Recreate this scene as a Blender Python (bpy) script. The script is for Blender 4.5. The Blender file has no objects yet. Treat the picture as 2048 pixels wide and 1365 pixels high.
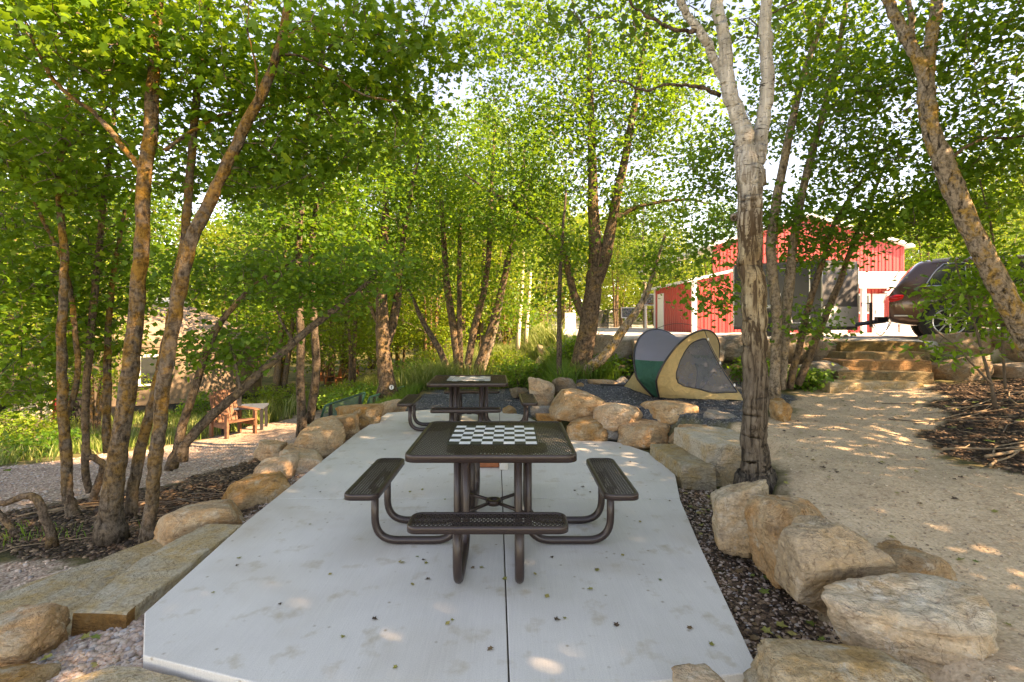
import bpy, bmesh, math, random
import numpy as np
from mathutils import Vector, Matrix, noise
R = math.radians
rng = np.random.default_rng(7)
random.seed(7)
scene = bpy.context.scene
C = scene.collection

# ------------------------------------------------------------------ camera
EYE = 1.66
FPX, CX, CY = 1020.0, 1024.0, 642.0          # focal length and principal axis in photo pixels
cam_d = bpy.data.cameras.new('camera'); cam = bpy.data.objects.new('camera', cam_d); C.objects.link(cam)
cam.location = (0, 0, EYE); cam.rotation_euler = (R(90), 0, 0)
cam_d.sensor_width = 36; cam_d.lens = 36 * FPX / 2048; cam_d.shift_y = -40.5 / 2048
cam_d.clip_start = 0.05; cam_d.clip_end = 600
scene.camera = cam

# ------------------------------------------------------------------ sky, sun, exposure
SUN_EL, SUN_AZ = 38.0, 118.0                 # azimuth clockwise from +Y
world = bpy.data.worlds.new('World'); scene.world = world; world.use_nodes = True
wn = world.node_tree.nodes; wl = world.node_tree.links
bgn = wn['Background']
sky = wn.new('ShaderNodeTexSky'); sky.sky_type = 'NISHITA'; sky.sun_disc = False
sky.sun_elevation = R(SUN_EL); sky.sun_rotation = R(SUN_AZ)
sky.altitude = 3000; sky.air_density = 1.0; sky.dust_density = 0.1; sky.ozone_density = 1.6
wl.new(sky.outputs[0], bgn.inputs[0]); bgn.inputs[1].default_value = 0.15
sd = bpy.data.lights.new('sun', 'SUN'); sun = bpy.data.objects.new('sun', sd); C.objects.link(sun)
sd.energy = 4.2; sd.angle = R(0.53); sd.color = (1.0, 0.94, 0.84)
sdir = Vector((math.sin(R(SUN_AZ)) * math.cos(R(SUN_EL)), math.cos(R(SUN_AZ)) * math.cos(R(SUN_EL)), math.sin(R(SUN_EL))))
sun.rotation_euler = sdir.to_track_quat('Z', 'Y').to_euler(); sun.location = (0, 0, 30)
scene.view_settings.view_transform = 'Standard'; scene.view_settings.look = 'None'
scene.view_settings.exposure = 2.5; scene.view_settings.gamma = 1.0
scene.view_settings.use_white_balance = True; scene.view_settings.white_balance_temperature = 12400; scene.view_settings.white_balance_tint = 24
try:
    scene.cycles.use_denoising = True
    scene.cycles.max_bounces = 7; scene.cycles.transparent_max_bounces = 12
    scene.cycles.diffuse_bounces = 4; scene.cycles.transmission_bounces = 4
    scene.cycles.sample_clamp_indirect = 6
except Exception: pass

# ------------------------------------------------------------------ small helpers
def P(u, v, y): return Vector(((u - CX) / FPX * y, y, EYE - (v - CY) / FPX * y))
def sstep(t): t = np.clip(t, 0, 1); return t * t * (3 - 2 * t)
def link(o, parent=None):
    C.objects.link(o)
    if parent is not None: o.parent = parent
    return o
def tag(o, label=None, cat=None, group=None, kind=None):
    if label: o['label'] = label
    if cat: o['category'] = cat
    if group: o['group'] = group
    if kind: o['kind'] = kind
    return o
def empty(name, loc=(0, 0, 0), rz=0, label=None, cat=None, group=None, kind=None):
    o = bpy.data.objects.new(name, None); o.empty_display_size = 0.1
    o.location = loc; o.rotation_euler = (0, 0, rz); link(o); return tag(o, label, cat, group, kind)
def mesh_np(name, verts, faces, mats=None, parent=None, smooth=False, midx=None):
    """verts (n,3), faces list or (m,k) array -> object"""
    me = bpy.data.meshes.new(name)
    verts = np.asarray(verts, dtype=np.float32)
    if isinstance(faces, np.ndarray):
        m, k = faces.shape
        me.vertices.add(len(verts)); me.vertices.foreach_set('co', verts.ravel())
        me.loops.add(m * k); me.loops.foreach_set('vertex_index', faces.astype(np.int32).ravel())
        me.polygons.add(m); me.polygons.foreach_set('loop_start', np.arange(0, m * k, k, dtype=np.int32))
        me.polygons.foreach_set('loop_total', np.full(m, k, dtype=np.int32))
        me.update(calc_edges=True)
    else:
        me.from_pydata([tuple(map(float, v)) for v in verts], [], faces); me.update()
    for m_ in (mats if isinstance(mats, (list, tuple)) else [mats]):
        if m_: me.materials.append(m_)
    if midx is not None: me.polygons.foreach_set('material_index', np.asarray(midx, dtype=np.int32))
    if smooth: me.polygons.foreach_set('use_smooth', np.ones(len(me.polygons), dtype=bool))
    me.validate()
    return link(bpy.data.objects.new(name, me), parent)

class MB:
    """collects simple shapes into one mesh"""
    def __init__(s): s.v = []; s.f = []; s.m = []
    def add(s, vs, fs, m=0):
        b = len(s.v); s.v += [tuple(v) for v in vs]; s.f += [[b + i for i in f] for f in fs]; s.m += [m] * len(fs); return s
    def box(s, lo, hi, m=0, mat=None):
        x0, y0, z0 = lo; x1, y1, z1 = hi
        vs = [Vector(p) for p in ((x0, y0, z0), (x1, y0, z0), (x1, y1, z0), (x0, y1, z0), (x0, y0, z1), (x1, y0, z1), (x1, y1, z1), (x0, y1, z1))]
        if mat is not None: vs = [mat @ v for v in vs]
        return s.add(vs, [(0, 3, 2, 1), (4, 5, 6, 7), (0, 1, 5, 4), (1, 2, 6, 5), (2, 3, 7, 6), (3, 0, 4, 7)], m)
    def prism(s, poly, z0, z1, m=0, inset=0.0):
        n = len(poly)
        vs = [(x, y, z0) for x, y in poly] + [(x, y, z1) for x, y in poly]
        return s.add(vs, [tuple(reversed(range(n))), tuple(range(n, 2 * n))] + [(i, (i + 1) % n, n + (i + 1) % n, n + i) for i in range(n)], m)
    def tube(s, pts, rad, sides=8, m=0, caps=True, wob=0.0, ridge=0.0):
        pts = [Vector(p) for p in pts]; n = len(pts)
        rad = [rad] * n if not hasattr(rad, '__len__') else list(rad)
        t = (pts[1] - pts[0]).normalized(); ref = Vector((1, 0, 0)) if abs(t.x) < .8 else Vector((0, 1, 0))
        a = t.cross(ref).normalized(); vs = []
        for i in range(n):
            tt = (pts[min(i + 1, n - 1)] - pts[max(i - 1, 0)])
            tt = tt.normalized() if tt.length > 1e-9 else t
            a = (a - tt * a.dot(tt)); a = a.normalized() if a.length > 1e-6 else tt.orthogonal().normalized()
            b = tt.cross(a)
            for k in range(sides):
                an = 2 * math.pi * k / sides; r = rad[i]
                if wob:
                    q = pts[i] + (a * math.cos(an) + b * math.sin(an)) * r
                    r *= 1 + wob * noise.noise(q * 7.0) + wob * .7 * noise.noise(q * 2.3 + Vector((9, 1, 4)))
                    if ridge: r += ridge * (abs(noise.noise(Vector((q.x * 22, q.y * 22, q.z * 3.5)))) * 1.6 - .4 + .5 * noise.noise(q * 30))
                vs.append(pts[i] + (a * math.cos(an) + b * math.sin(an)) * r)
        fs = [(i * sides + k, i * sides + (k + 1) % sides, (i + 1) * sides + (k + 1) % sides, (i + 1) * sides + k) for i in range(n - 1) for k in range(sides)]
        if caps: fs += [tuple(reversed(range(sides))), tuple(range((n - 1) * sides, n * sides))]
        return s.add(vs, fs, m)
    def build(s, name, mats, parent=None, smooth=False, bevel=0.0, auto=None):
        o = mesh_np(name, s.v, s.f, mats, parent, smooth, s.m)
        if bevel:
            md = o.modifiers.new('bevel', 'BEVEL'); md.width = bevel; md.segments = 2; md.limit_method = 'ANGLE'; md.angle_limit = R(40)
        return o
def fillet(pts, r, n=6):
    pts = [Vector(p) for p in pts]; out = [pts[0]]
    for i in range(1, len(pts) - 1):
        a, b, c = pts[i - 1], pts[i], pts[i + 1]
        d1 = (a - b).normalized(); d2 = (c - b).normalized()
        ang = d1.angle(d2); L = min(r / math.tan(ang / 2), (a - b).length * .49, (c - b).length * .49)
        p0, p1 = b + d1 * L, b + d2 * L
        for k in range(n + 1):
            t = k / n; out.append(p0 * (1 - t) ** 2 + b * 2 * t * (1 - t) + p1 * t * t)
    out.append(pts[-1]); return out
def spline(pts, per=6):
    """Catmull-Rom through rows of floats"""
    p = np.asarray(pts, float); p = np.vstack([2 * p[0] - p[1], p, 2 * p[-1] - p[-2]]); out = []
    for i in range(1, len(p) - 2):
        for k in range(per):
            t = k / per
            out.append(.5 * ((2 * p[i]) + (-p[i - 1] + p[i + 1]) * t + (2 * p[i - 1] - 5 * p[i] + 4 * p[i + 1] - p[i + 2]) * t * t + (-p[i - 1] + 3 * p[i] - 3 * p[i + 1] + p[i + 2]) * t ** 3))
    out.append(p[-2]); return np.array(out)
def copy_tree(o, parent=None):
    c = o.copy(); C.objects.link(c)
    if parent is not None: c.parent = parent
    for ch in list(o.children): copy_tree(ch, c)
    return c

# ------------------------------------------------------------------ materials
def mat(name):
    m = bpy.data.materials.new(name); m.use_nodes = True; nt = m.node_tree
    return m, nt, nt.nodes, nt.links, nt.nodes['Principled BSDF']
def ramp(nd, cols):
    r = nd.new('ShaderNodeValToRGB'); e = r.color_ramp.elements
    while len(e) < len(cols): e.new(0.5)
    for i, (p, c) in enumerate(cols): e[i].position = p; e[i].color = (*c, 1)
    return r
def noise_node(nd, lk, scale, detail=4, rough=.55, coord='Object', vec=None, dist=0.0):
    n = nd.new('ShaderNodeTexNoise'); n.inputs['Scale'].default_value = scale; n.inputs['Detail'].default_value = detail
    n.inputs['Roughness'].default_value = rough; n.inputs['Distortion'].default_value = dist
    if vec is None:
        t = nd.new('ShaderNodeTexCoord'); vec = t.outputs[coord]
    lk.new(vec, n.inputs['Vector']); return n
def mixc(nd, lk, fac, a, b, mode='MIX'):
    m = nd.new('ShaderNodeMix'); m.data_type = 'RGBA'; m.blend_type = mode
    for s, v in ((m.inputs[0], fac), (m.inputs[6], a), (m.inputs[7], b)):
        if hasattr(v, 'is_linked') or hasattr(v, 'links'): lk.new(v, s)
        elif isinstance(v, (int, float)): s.default_value = v
        else: s.default_value = (*v, 1)
    return m.outputs[2]
def bump(nd, lk, bs, h, strength=.3, dist=.02):
    b = nd.new('ShaderNodeBump'); b.inputs['Strength'].default_value = strength; b.inputs['Distance'].default_value = dist
    lk.new(h, b.inputs['Height']); lk.new(b.outputs[0], bs.inputs['Normal']); return b
def simple(name, col, rough=.6, metal=0.0, var=.12, scale=6.0, bumpv=.0, bscale=60, spec=.5):
    m, nt, nd, lk, bs = mat(name)
    n = noise_node(nd, lk, scale)
    c2 = tuple(min(1, c * (1 + var)) for c in col); c1 = tuple(c * (1 - var) for c in col)
    r = ramp(nd, [(.3, c1), (.7, c2)]); lk.new(n.outputs[0], r.inputs[0]); lk.new(r.outputs[0], bs.inputs['Base Color'])
    bs.inputs['Roughness'].default_value = rough; bs.inputs['Metallic'].default_value = metal; bs.inputs['Specular IOR Level'].default_value = spec
    if bumpv: bump(nd, lk, bs, noise_node(nd, lk, bscale, 3).outputs[0], bumpv, .01)
    return m
def obj_random(nd):
    return nd.new('ShaderNodeObjectInfo').outputs['Random']

def stone_mat(name, base, orange, dark, white=(.62, .56, .47)):
    m, nt, nd, lk, bs = mat(name)
    tc = nd.new('ShaderNodeTexCoord')
    addv = nd.new('ShaderNodeVectorMath'); addv.operation = 'ADD'
    oi = nd.new('ShaderNodeObjectInfo'); sc_ = nd.new('ShaderNodeVectorMath'); sc_.operation = 'SCALE'; sc_.inputs[3].default_value = 37.0
    cmb = nd.new('ShaderNodeCombineXYZ')
    for i in range(3): lk.new(oi.outputs['Random'], cmb.inputs[i])
    lk.new(cmb.outputs[0], sc_.inputs[0]); lk.new(tc.outputs['Object'], addv.inputs[0]); lk.new(sc_.outputs[0], addv.inputs[1])
    V = addv.outputs[0]
    n1 = noise_node(nd, lk, 3.2, 5, .6, vec=V, dist=1.2); n2 = noise_node(nd, lk, 7, 6, .65, vec=V, dist=.4); n3 = noise_node(nd, lk, 38, 4, .7, vec=V)
    r1 = ramp(nd, [(.40, (0, 0, 0)), (.62, (1, 1, 1))]); lk.new(n1.outputs[0], r1.inputs[0])
    c = mixc(nd, lk, r1.outputs[0], base, orange)
    r2 = ramp(nd, [(.55, (0, 0, 0)), (.72, (1, 1, 1))]); lk.new(n2.outputs[0], r2.inputs[0])
    c = mixc(nd, lk, r2.outputs[0], c, white)
    r3 = ramp(nd, [(.28, (1, 1, 1)), (.44, (0, 0, 0))]); lk.new(n2.outputs[0], r3.inputs[0])
    c = mixc(nd, lk, r3.outputs[0], c, dark)
    r4 = ramp(nd, [(.3, (.72, .70, .68)), (.65, (1.12, 1.1, 1.08))]); lk.new(n3.outputs[0], r4.inputs[0])
    c = mixc(nd, lk, 1.0, c, r4.outputs[0], 'MULTIPLY')
    nc = noise_node(nd, lk, 3.4, 4, .55, vec=V, dist=1.6); mc = nd.new('ShaderNodeMath'); mc.operation = 'SUBTRACT'; mc.inputs[1].default_value = .5; lk.new(nc.outputs[0], mc.inputs[0]); ma = nd.new('ShaderNodeMath'); ma.operation = 'ABSOLUTE'; lk.new(mc.outputs[0], ma.inputs[0])
    rc = ramp(nd, [(.0, (.50, .42, .34)), (.012, (1, 1, 1))]); lk.new(ma.outputs[0], rc.inputs[0]); c = mixc(nd, lk, .8, c, rc.outputs[0], 'MULTIPLY')
    hsv = nd.new('ShaderNodeHueSaturation'); lk.new(c, hsv.inputs['Color'])
    mr = nd.new('ShaderNodeMapRange'); mr.inputs[3].default_value = .72; mr.inputs[4].default_value = 1.15; lk.new(oi.outputs['Random'], mr.inputs[0]); lk.new(mr.outputs[0], hsv.inputs['Value'])
    mr2 = nd.new('ShaderNodeMapRange'); mr2.inputs[3].default_value = 1.05; mr2.inputs[4].default_value = .75; lk.new(oi.outputs['Random'], mr2.inputs[0]); lk.new(mr2.outputs[0], hsv.inputs['Saturation'])
    lk.new(hsv.outputs[0], bs.inputs['Base Color']); bs.inputs['Roughness'].default_value = .9; bs.inputs['Specular IOR Level'].default_value = .25
    mp = nd.new('ShaderNodeMapping'); mp.inputs['Rotation'].default_value = (.35, .25, .4); mp.inputs['Scale'].default_value = (2, 2, 9); lk.new(V, mp.inputs[0])
    n4 = noise_node(nd, lk, 2.2, 6, .65, vec=mp.outputs[0], dist=.5)
    ad = nd.new('ShaderNodeMath'); ad.operation = 'ADD'; lk.new(n4.outputs[0], ad.inputs[0])
    ml = nd.new('ShaderNodeMath'); ml.operation = 'MULTIPLY'; ml.inputs[1].default_value = .45; lk.new(n3.outputs[0], ml.inputs[0]); lk.new(ml.outputs[0], ad.inputs[1])
    bump(nd, lk, bs, ad.outputs[0], 1.0, .06)
    return m
M = {}
M['tan_stone'] = stone_mat('sandstone_tan', (.58, .40, .23), (.58, .30, .11), (.28, .17, .09), (.70, .59, .44))
M['pale_stone'] = stone_mat('sandstone_pale', (.64, .51, .35), (.62, .38, .17), (.34, .22, .13), (.74, .67, .55))
M['brown_stone'] = stone_mat('fieldstone_brown', (.32, .25, .18), (.36, .24, .14), (.15, .12, .09), (.44, .40, .35))
M['grey_stone'] = stone_mat('fieldstone_grey', (.30, .28, .25), (.33, .27, .20), (.16, .15, .13), (.46, .44, .41))
M['slab_stone'] = stone_mat('cut_sandstone', (.54, .46, .33), (.55, .37, .16), (.38, .32, .23), (.60, .53, .42))
M['ochre_stone'] = stone_mat('cut_sandstone_ochre', (.28, .13, .025), (.31, .13, .02), (.14, .07, .022), (.32, .19, .075))
M['olive_stone'] = stone_mat('cut_sandstone_olive', (.15, .115, .045), (.19, .115, .035), (.07, .06, .03), (.19, .15, .08))

def concrete():
    m, nt, nd, lk, bs = mat('broom_finished_concrete')
    tc = nd.new('ShaderNodeTexCoord'); V = tc.outputs['Object']
    n1 = noise_node(nd, lk, 1.1, 5, .6, vec=V, dist=.4); n2 = noise_node(nd, lk, 5, 5, .6, vec=V); n3 = noise_node(nd, lk, 160, 3, .6, vec=V)
    r1 = ramp(nd, [(.3, (.58, .55, .50)), (.7, (.68, .65, .595))]); lk.new(n1.outputs[0], r1.inputs[0])
    r2 = ramp(nd, [(.57, (0, 0, 0)), (.72, (.8, .8, .8))]); lk.new(n2.outputs[0], r2.inputs[0])
    c = mixc(nd, lk, r2.outputs[0], r1.outputs[0], (.47, .39, .28))
    n5 = noise_node(nd, lk, .8, 3, .5, vec=V, dist=.6); r5 = ramp(nd, [(.52, (0, 0, 0)), (.72, (.7, .7, .7))]); lk.new(n5.outputs[0], r5.inputs[0])
    c = mixc(nd, lk, r5.outputs[0], c, (.52, .455, .37))
    mp = nd.new('ShaderNodeMapping'); mp.inputs['Scale'].default_value = (170, 3.0, 1); mp.inputs['Rotation'].default_value = (0, 0, R(4)); lk.new(V, mp.inputs[0])
    n4 = noise_node(nd, lk, 1.0, 3, .6, vec=mp.outputs[0])
    r4 = ramp(nd, [(.35, (.945, .945, .945)), (.65, (1.02, 1.02, 1.02))]); lk.new(n4.outputs[0], r4.inputs[0])
    c = mixc(nd, lk, 1.0, c, r4.outputs[0], 'MULTIPLY')
    v = nd.new('ShaderNodeTexVoronoi'); v.inputs['Scale'].default_value = 7.5; lk.new(V, v.inputs['Vector'])
    rv = ramp(nd, [(.03, (.50, .42, .32)), (.10, (1, 1, 1))]); lk.new(v.outputs['Distance'], rv.inputs[0])
    c = mixc(nd, lk, .8, c, rv.outputs[0], 'MULTIPLY')
    r3 = ramp(nd, [(.25, (.86, .86, .86)), (.6, (1.05, 1.05, 1.05))]); lk.new(n3.outputs[0], r3.inputs[0])
    c = mixc(nd, lk, 1.0, c, r3.outputs[0], 'MULTIPLY')
    lk.new(c, bs.inputs['Base Color']); bs.inputs['Roughness'].default_value = .82; bs.inputs['Specular IOR Level'].default_value = .3
    bump(nd, lk, bs, n4.outputs[0], .12, .004)
    return m
M['concrete'] = concrete()
M['joint_dirt'] = simple('joint_soil', (.06, .045, .03), .95, var=.4, scale=40)

def leaf_mat(name, cols, trans=.5, tcol=(.30, .50, .04)):
    cols = [(p, (min(.6, cc[0] * .90), min(.6, cc[1] * 1.14), min(.6, cc[2] * 1.0))) for p, cc in cols]
    m, nt, nd, lk, bs = mat(name)
    g = nd.new('ShaderNodeNewGeometry'); r = ramp(nd, cols); lk.new(g.outputs['Random Per Island'], r.inputs[0])
    lk.new(r.outputs[0], bs.inputs['Base Color']); bs.inputs['Roughness'].default_value = .5; bs.inputs['Specular IOR Level'].default_value = .35
    tr = nd.new('ShaderNodeBsdfTranslucent'); c = mixc(nd, lk, .55, r.outputs[0], tcol); lk.new(c, tr.inputs[0])
    ms = nd.new('ShaderNodeMixShader'); ms.inputs[0].default_value = trans
    lk.new(bs.outputs[0], ms.inputs[1]); lk.new(tr.outputs[0], ms.inputs[2]); lk.new(ms.outputs[0], nd['Material Output'].inputs[0])
    return m
M['leaf_a'] = leaf_mat('maple_leaf', [(0, (.042, .10, .012)), (.45, (.075, .155, .018)), (.85, (.13, .21, .022)), (1, (.24, .24, .03))])
M['leaf_b'] = leaf_mat('maple_leaf_dark', [(0, (.038, .098, .016)), (.5, (.068, .15, .022)), (.9, (.11, .20, .025)), (1, (.19, .23, .03))], .5)
M['leaf_y'] = leaf_mat('maple_leaf_yellow', [(0, (.07, .13, .015)), (.5, (.13, .20, .022)), (.85, (.20, .25, .03)), (1, (.32, .28, .04))], .5, (.42, .46, .05))
M['leaf_box'] = leaf_mat('boxelder_leaf', [(0, (.05, .13, .012)), (.5, (.10, .20, .02)), (1, (.19, .28, .03))], .45)
M['leaf_aspen'] = leaf_mat('aspen_leaf', [(0, (.045, .10, .02)), (.6, (.08, .15, .025)), (1, (.14, .20, .03))], .4)
M['grass'] = leaf_mat('meadow_grass', [(0, (.06, .11, .02)), (.5, (.13, .17, .035)), (.8, (.26, .24, .08)), (1, (.40, .33, .17))], .35, (.4, .42, .1))
M['grass_green'] = leaf_mat('green_grass', [(0, (.045, .10, .015)), (.6, (.09, .16, .025)), (1, (.17, .21, .04))], .35)
M['herb'] = leaf_mat('herb_leaf', [(0, (.06, .14, .02)), (.6, (.12, .22, .03)), (1, (.26, .30, .05))], .4)
M['litter'] = leaf_mat('fallen_leaf', [(0, (.22, .16, .05)), (.3, (.30, .26, .06)), (.6, (.20, .22, .04)), (.8, (.12, .07, .03)), (1, (.34, .25, .05))], .15)

def bark_mat(name, base, lichen, dark, lo=.46, hi=.60, zfade=None):
    m, nt, nd, lk, bs = mat(name)
    tc = nd.new('ShaderNodeTexCoord'); V = tc.outputs['Object']
    mp = nd.new('ShaderNodeMapping'); mp.inputs['Scale'].default_value = (9, 9, 2.2); lk.new(V, mp.inputs[0])
    n1 = noise_node(nd, lk, 2.4, 6, .65, vec=mp.outputs[0], dist=.6); n2 = noise_node(nd, lk, 5.0, 5, .7, vec=V, dist=.5); n3 = noise_node(nd, lk, 24, 4, .7, vec=V)
    r1 = ramp(nd, [(.36, dark), (.50, base)]); lk.new(n1.outputs[0], r1.inputs[0])
    r2 = ramp(nd, [(lo, (0, 0, 0)), (hi, (1, 1, 1))]); lk.new(n2.outputs[0], r2.inputs[0])
    fac = r2.outputs[0]
    if zfade:
        sx = nd.new('ShaderNodeSeparateXYZ'); lk.new(V, sx.inputs[0])
        mr = nd.new('ShaderNodeMapRange'); mr.inputs[1].default_value = zfade[0]; mr.inputs[2].default_value = zfade[1]; lk.new(sx.outputs[2], mr.inputs[0])
        mm = nd.new('ShaderNodeMath'); mm.operation = 'MULTIPLY'; lk.new(fac, mm.inputs[0]); lk.new(mr.outputs[0], mm.inputs[1]); fac = mm.outputs[0]
    c = mixc(nd, lk, fac, r1.outputs[0], lichen)
    r3 = ramp(nd, [(.36, (.35, .33, .30)), (.56, (1.15, 1.15, 1.15))]); lk.new(n3.outputs[0], r3.inputs[0])
    c = mixc(nd, lk, .9, c, r3.outputs[0], 'MULTIPLY')
    lk.new(c, bs.inputs['Base Color']); bs.inputs['Roughness'].default_value = .95; bs.inputs['Specular IOR Level'].default_value = .15
    ad = nd.new('ShaderNodeMath'); ad.operation = 'ADD'; lk.new(n1.outputs[0], ad.inputs[0]); lk.new(n3.outputs[0], ad.inputs[1])
    bump(nd, lk, bs, ad.outputs[0], .9, .03)
    return m
M['bark_orange'] = bark_mat('maple_bark_with_orange_lichen', (.15, .115, .085), (.235, .125, .03), (.05, .036, .026), .43, .60, (-.1, .9))
M['bark_dark'] = bark_mat('maple_bark_dark', (.13, .10, .075), (.22, .15, .07), (.05, .038, .028), .55, .7)
M['bark_mid'] = bark_mat('maple_bark', (.145, .105, .075), (.22, .14, .065), (.055, .04, .03), .48, .66)
M['bark_grey'] = bark_mat('weathered_bark', (.25, .205, .16), (.36, .26, .15), (.11, .085, .065), .5, .7)
M['bark_lean'] = bark_mat('lichen_spotted_bark', (.32, .26, .20), (.42, .26, .08), (.045, .036, .028), .50, .62)
M['twig'] = simple('twig_bark', (.12, .09, .065), .9, var=.3, scale=20)
M['pale_stick'] = simple('dry_stick', (.26, .18, .11), .9, var=.35, scale=15)
def birch():
    m, nt, nd, lk, bs = mat('aspen_bark')
    tc = nd.new('ShaderNodeTexCoord'); V = tc.outputs['Object']
    sx = nd.new('ShaderNodeSeparateXYZ'); lk.new(V, sx.inputs[0])
    def zr(a, b):
        mr = nd.new('ShaderNodeMapRange'); mr.inputs[1].default_value = a; mr.inputs[2].default_value = b; lk.new(sx.outputs[2], mr.inputs[0]); return mr.outputs[0]
    def stretched(sc, s, det, rg, dist):
        mp = nd.new('ShaderNodeMapping'); mp.inputs['Scale'].default_value = sc; lk.new(V, mp.inputs[0]); return noise_node(nd, lk, s, det, rg, vec=mp.outputs[0], dist=dist)
    def mul(a, b):
        q = nd.new('ShaderNodeMath'); q.operation = 'MULTIPLY'; lk.new(a, q.inputs[0]); lk.new(b, q.inputs[1]); return q.outputs[0]
    tone = noise_node(nd, lk, 4, 5, .65, vec=V); rt = ramp(nd, [(.36, (.20, .135, .075)), (.5, (.36, .27, .16)), (.62, (.48, .39, .26))]); lk.new(tone.outputs[0], rt.inputs[0])
    rw = ramp(nd, [(.3, (.44, .41, .36)), (.6, (.66, .63, .57))]); lk.new(tone.outputs[0], rw.inputs[0])
    c = mixc(nd, lk, zr(1.9, 2.6), rt.outputs[0], rw.outputs[0])
    dash = stretched((12, 12, 60), 1.0, 4, .7, 1.0); rd = ramp(nd, [(.57, (0, 0, 0)), (.63, (1, 1, 1))]); lk.new(dash.outputs[0], rd.inputs[0]); c = mixc(nd, lk, mul(rd.outputs[0], zr(1.0, 2.0)), c, (.10, .085, .07))
    scar = stretched((7, 7, 12), 1.0, 3, .6, .8); rs = ramp(nd, [(.66, (0, 0, 0)), (.70, (1, 1, 1))]); lk.new(scar.outputs[0], rs.inputs[0]); c = mixc(nd, lk, rs.outputs[0], c, (.035, .03, .027))
    fis = stretched((24, 24, 2.6), 1.0, 6, .7, .9)
    rf = ramp(nd, [(.47, (0, 0, 0)), (.53, (1, 1, 1))]); lk.new(fis.outputs[0], rf.inputs[0]); c = mixc(nd, lk, mul(rf.outputs[0], zr(3.0, 2.1)), c, (.10, .066, .04))
    rl = ramp(nd, [(.42, (1, 1, 1)), (.56, (.12, .12, .12))]); lk.new(fis.outputs[0], rl.inputs[0])
    rg = ramp(nd, [(.40, (.20, .165, .13)), (.5, (.13, .10, .075)), (.58, (.045, .034, .025))]); lk.new(fis.outputs[0], rg.inputs[0])
    c = mixc(nd, lk, zr(1.45, .85), c, rg.outputs[0])
    lk.new(c, bs.inputs['Base Color']); bs.inputs['Roughness'].default_value = .9; bs.inputs['Specular IOR Level'].default_value = .2
    iv = nd.new('ShaderNodeMath'); iv.operation = 'SUBTRACT'; iv.inputs[0].default_value = 1; lk.new(fis.outputs[0], iv.inputs[1])
    bump(nd, lk, bs, iv.outputs[0], 1.0, .06)
    return m
M['birch'] = birch()

def metal_brown():
    m, nt, nd, lk, bs = mat('brown_plastic_coated_steel')
    n = noise_node(nd, lk, 8, 3); r = ramp(nd, [(.3, (.030, .017, .0145)), (.7, (.034, .0195, .0165))]); lk.new(n.outputs[0], r.inputs[0]); lk.new(r.outputs[0], bs.inputs['Base Color'])
    n2 = noise_node(nd, lk, 30, 3); r2 = ramp(nd, [(.3, (.36, .36, .36)), (.7, (.42, .42, .42))]); lk.new(n2.outputs[0], r2.inputs[0]); lk.new(r2.outputs[0], bs.inputs['Roughness'])
    bs.inputs['Specular IOR Level'].default_value = .55
    return m
M['brown'] = metal_brown()
M['white_paint'] = simple('white_paint', (.78, .78, .76), .5, var=.05)
M['board_black'] = simple('board_black', (.02, .02, .022), .45, var=.1)
M['board_white'] = simple('board_white', (.80, .80, .79), .4, var=.03)
M['steel'] = simple('galvanised_steel', (.45, .45, .46), .35, .9, .1)
M['black'] = simple('black_steel', (.02, .02, .022), .45, var=.2)
M['rubber'] = simple('tyre_rubber', (.025, .025, .026), .8, var=.2)
M['green_metal'] = simple('green_coated_steel', (.012, .085, .065), .4, var=.15)
M['cedar'] = simple('cedar_wood', (.17, .075, .04), .75, var=.3, scale=14, bumpv=.2)
M['cedar_orange'] = simple('orange_stained_wood', (.30, .10, .035), .7, var=.25, scale=14)
M['pale_wood'] = simple('pale_wood', (.60, .50, .36), .75, var=.18, scale=10)
M['slate_blue'] = simple('blue_grey_paint', (.07, .085, .11), .5)
M['terracotta'] = simple('terracotta', (.34, .105, .045), .85, var=.2, scale=12, bumpv=.2)
M['canvas'] = simple('yurt_canvas', (.20, .145, .10), .9, var=.08, scale=2)
M['canvas_roof'] = simple('yurt_roof_canvas', (.27, .19, .135), .85, var=.08, scale=2)
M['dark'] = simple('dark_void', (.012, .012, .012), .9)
M['glass'] = simple('dark_glass', (.03, .035, .035), .06, var=.05)

# ------------------------------------------------------------------ terrain
def poly_sd(x, y, poly):
    """signed distance, positive inside (vectorised)"""
    p = np.asarray(poly, float); q = np.roll(p, -1, 0); d = np.full(x.shape, 1e9); ins = np.zeros(x.shape, bool)
    for (ax, ay), (bx, by) in zip(p, q):
        ex, ey = bx - ax, by - ay; t = np.clip(((x - ax) * ex + (y - ay) * ey) / (ex * ex + ey * ey + 1e-12), 0, 1)
        d = np.minimum(d, np.hypot(x - ax - t * ex, y - ay - t * ey))
        c = ((ay > y) != (by > y)) & (x < (bx - ax) * (y - ay) / (by - ay + 1e-12) + ax); ins ^= c
    return np.where(ins, d, -d)
RAISED = [(1.75, -30), (1.78, 2.4), (1.8, 3.0), (1.86, 3.7), (2.0, 4.6), (2.55, 5.2), (2.5, 6.2), (2.1, 6.8), (1.5, 7.3), (.95, 7.7), (.75, 8.5), (.7, 9.5), (.75, 12), (.6, 16), (.5, 90), (90, 90), (90, -30)]
UPPER = [(1.2, 90), (1.0, 20), (.95, 14.5), (1.6, 12.6), (2.6, 11.2), (3.8, 10.4), (5.1, 9.95), (6.7, 9.95), (7.4, 9.3), (9, 8.9), (12, 8.6), (90, 8), (90, 90)]
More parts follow.
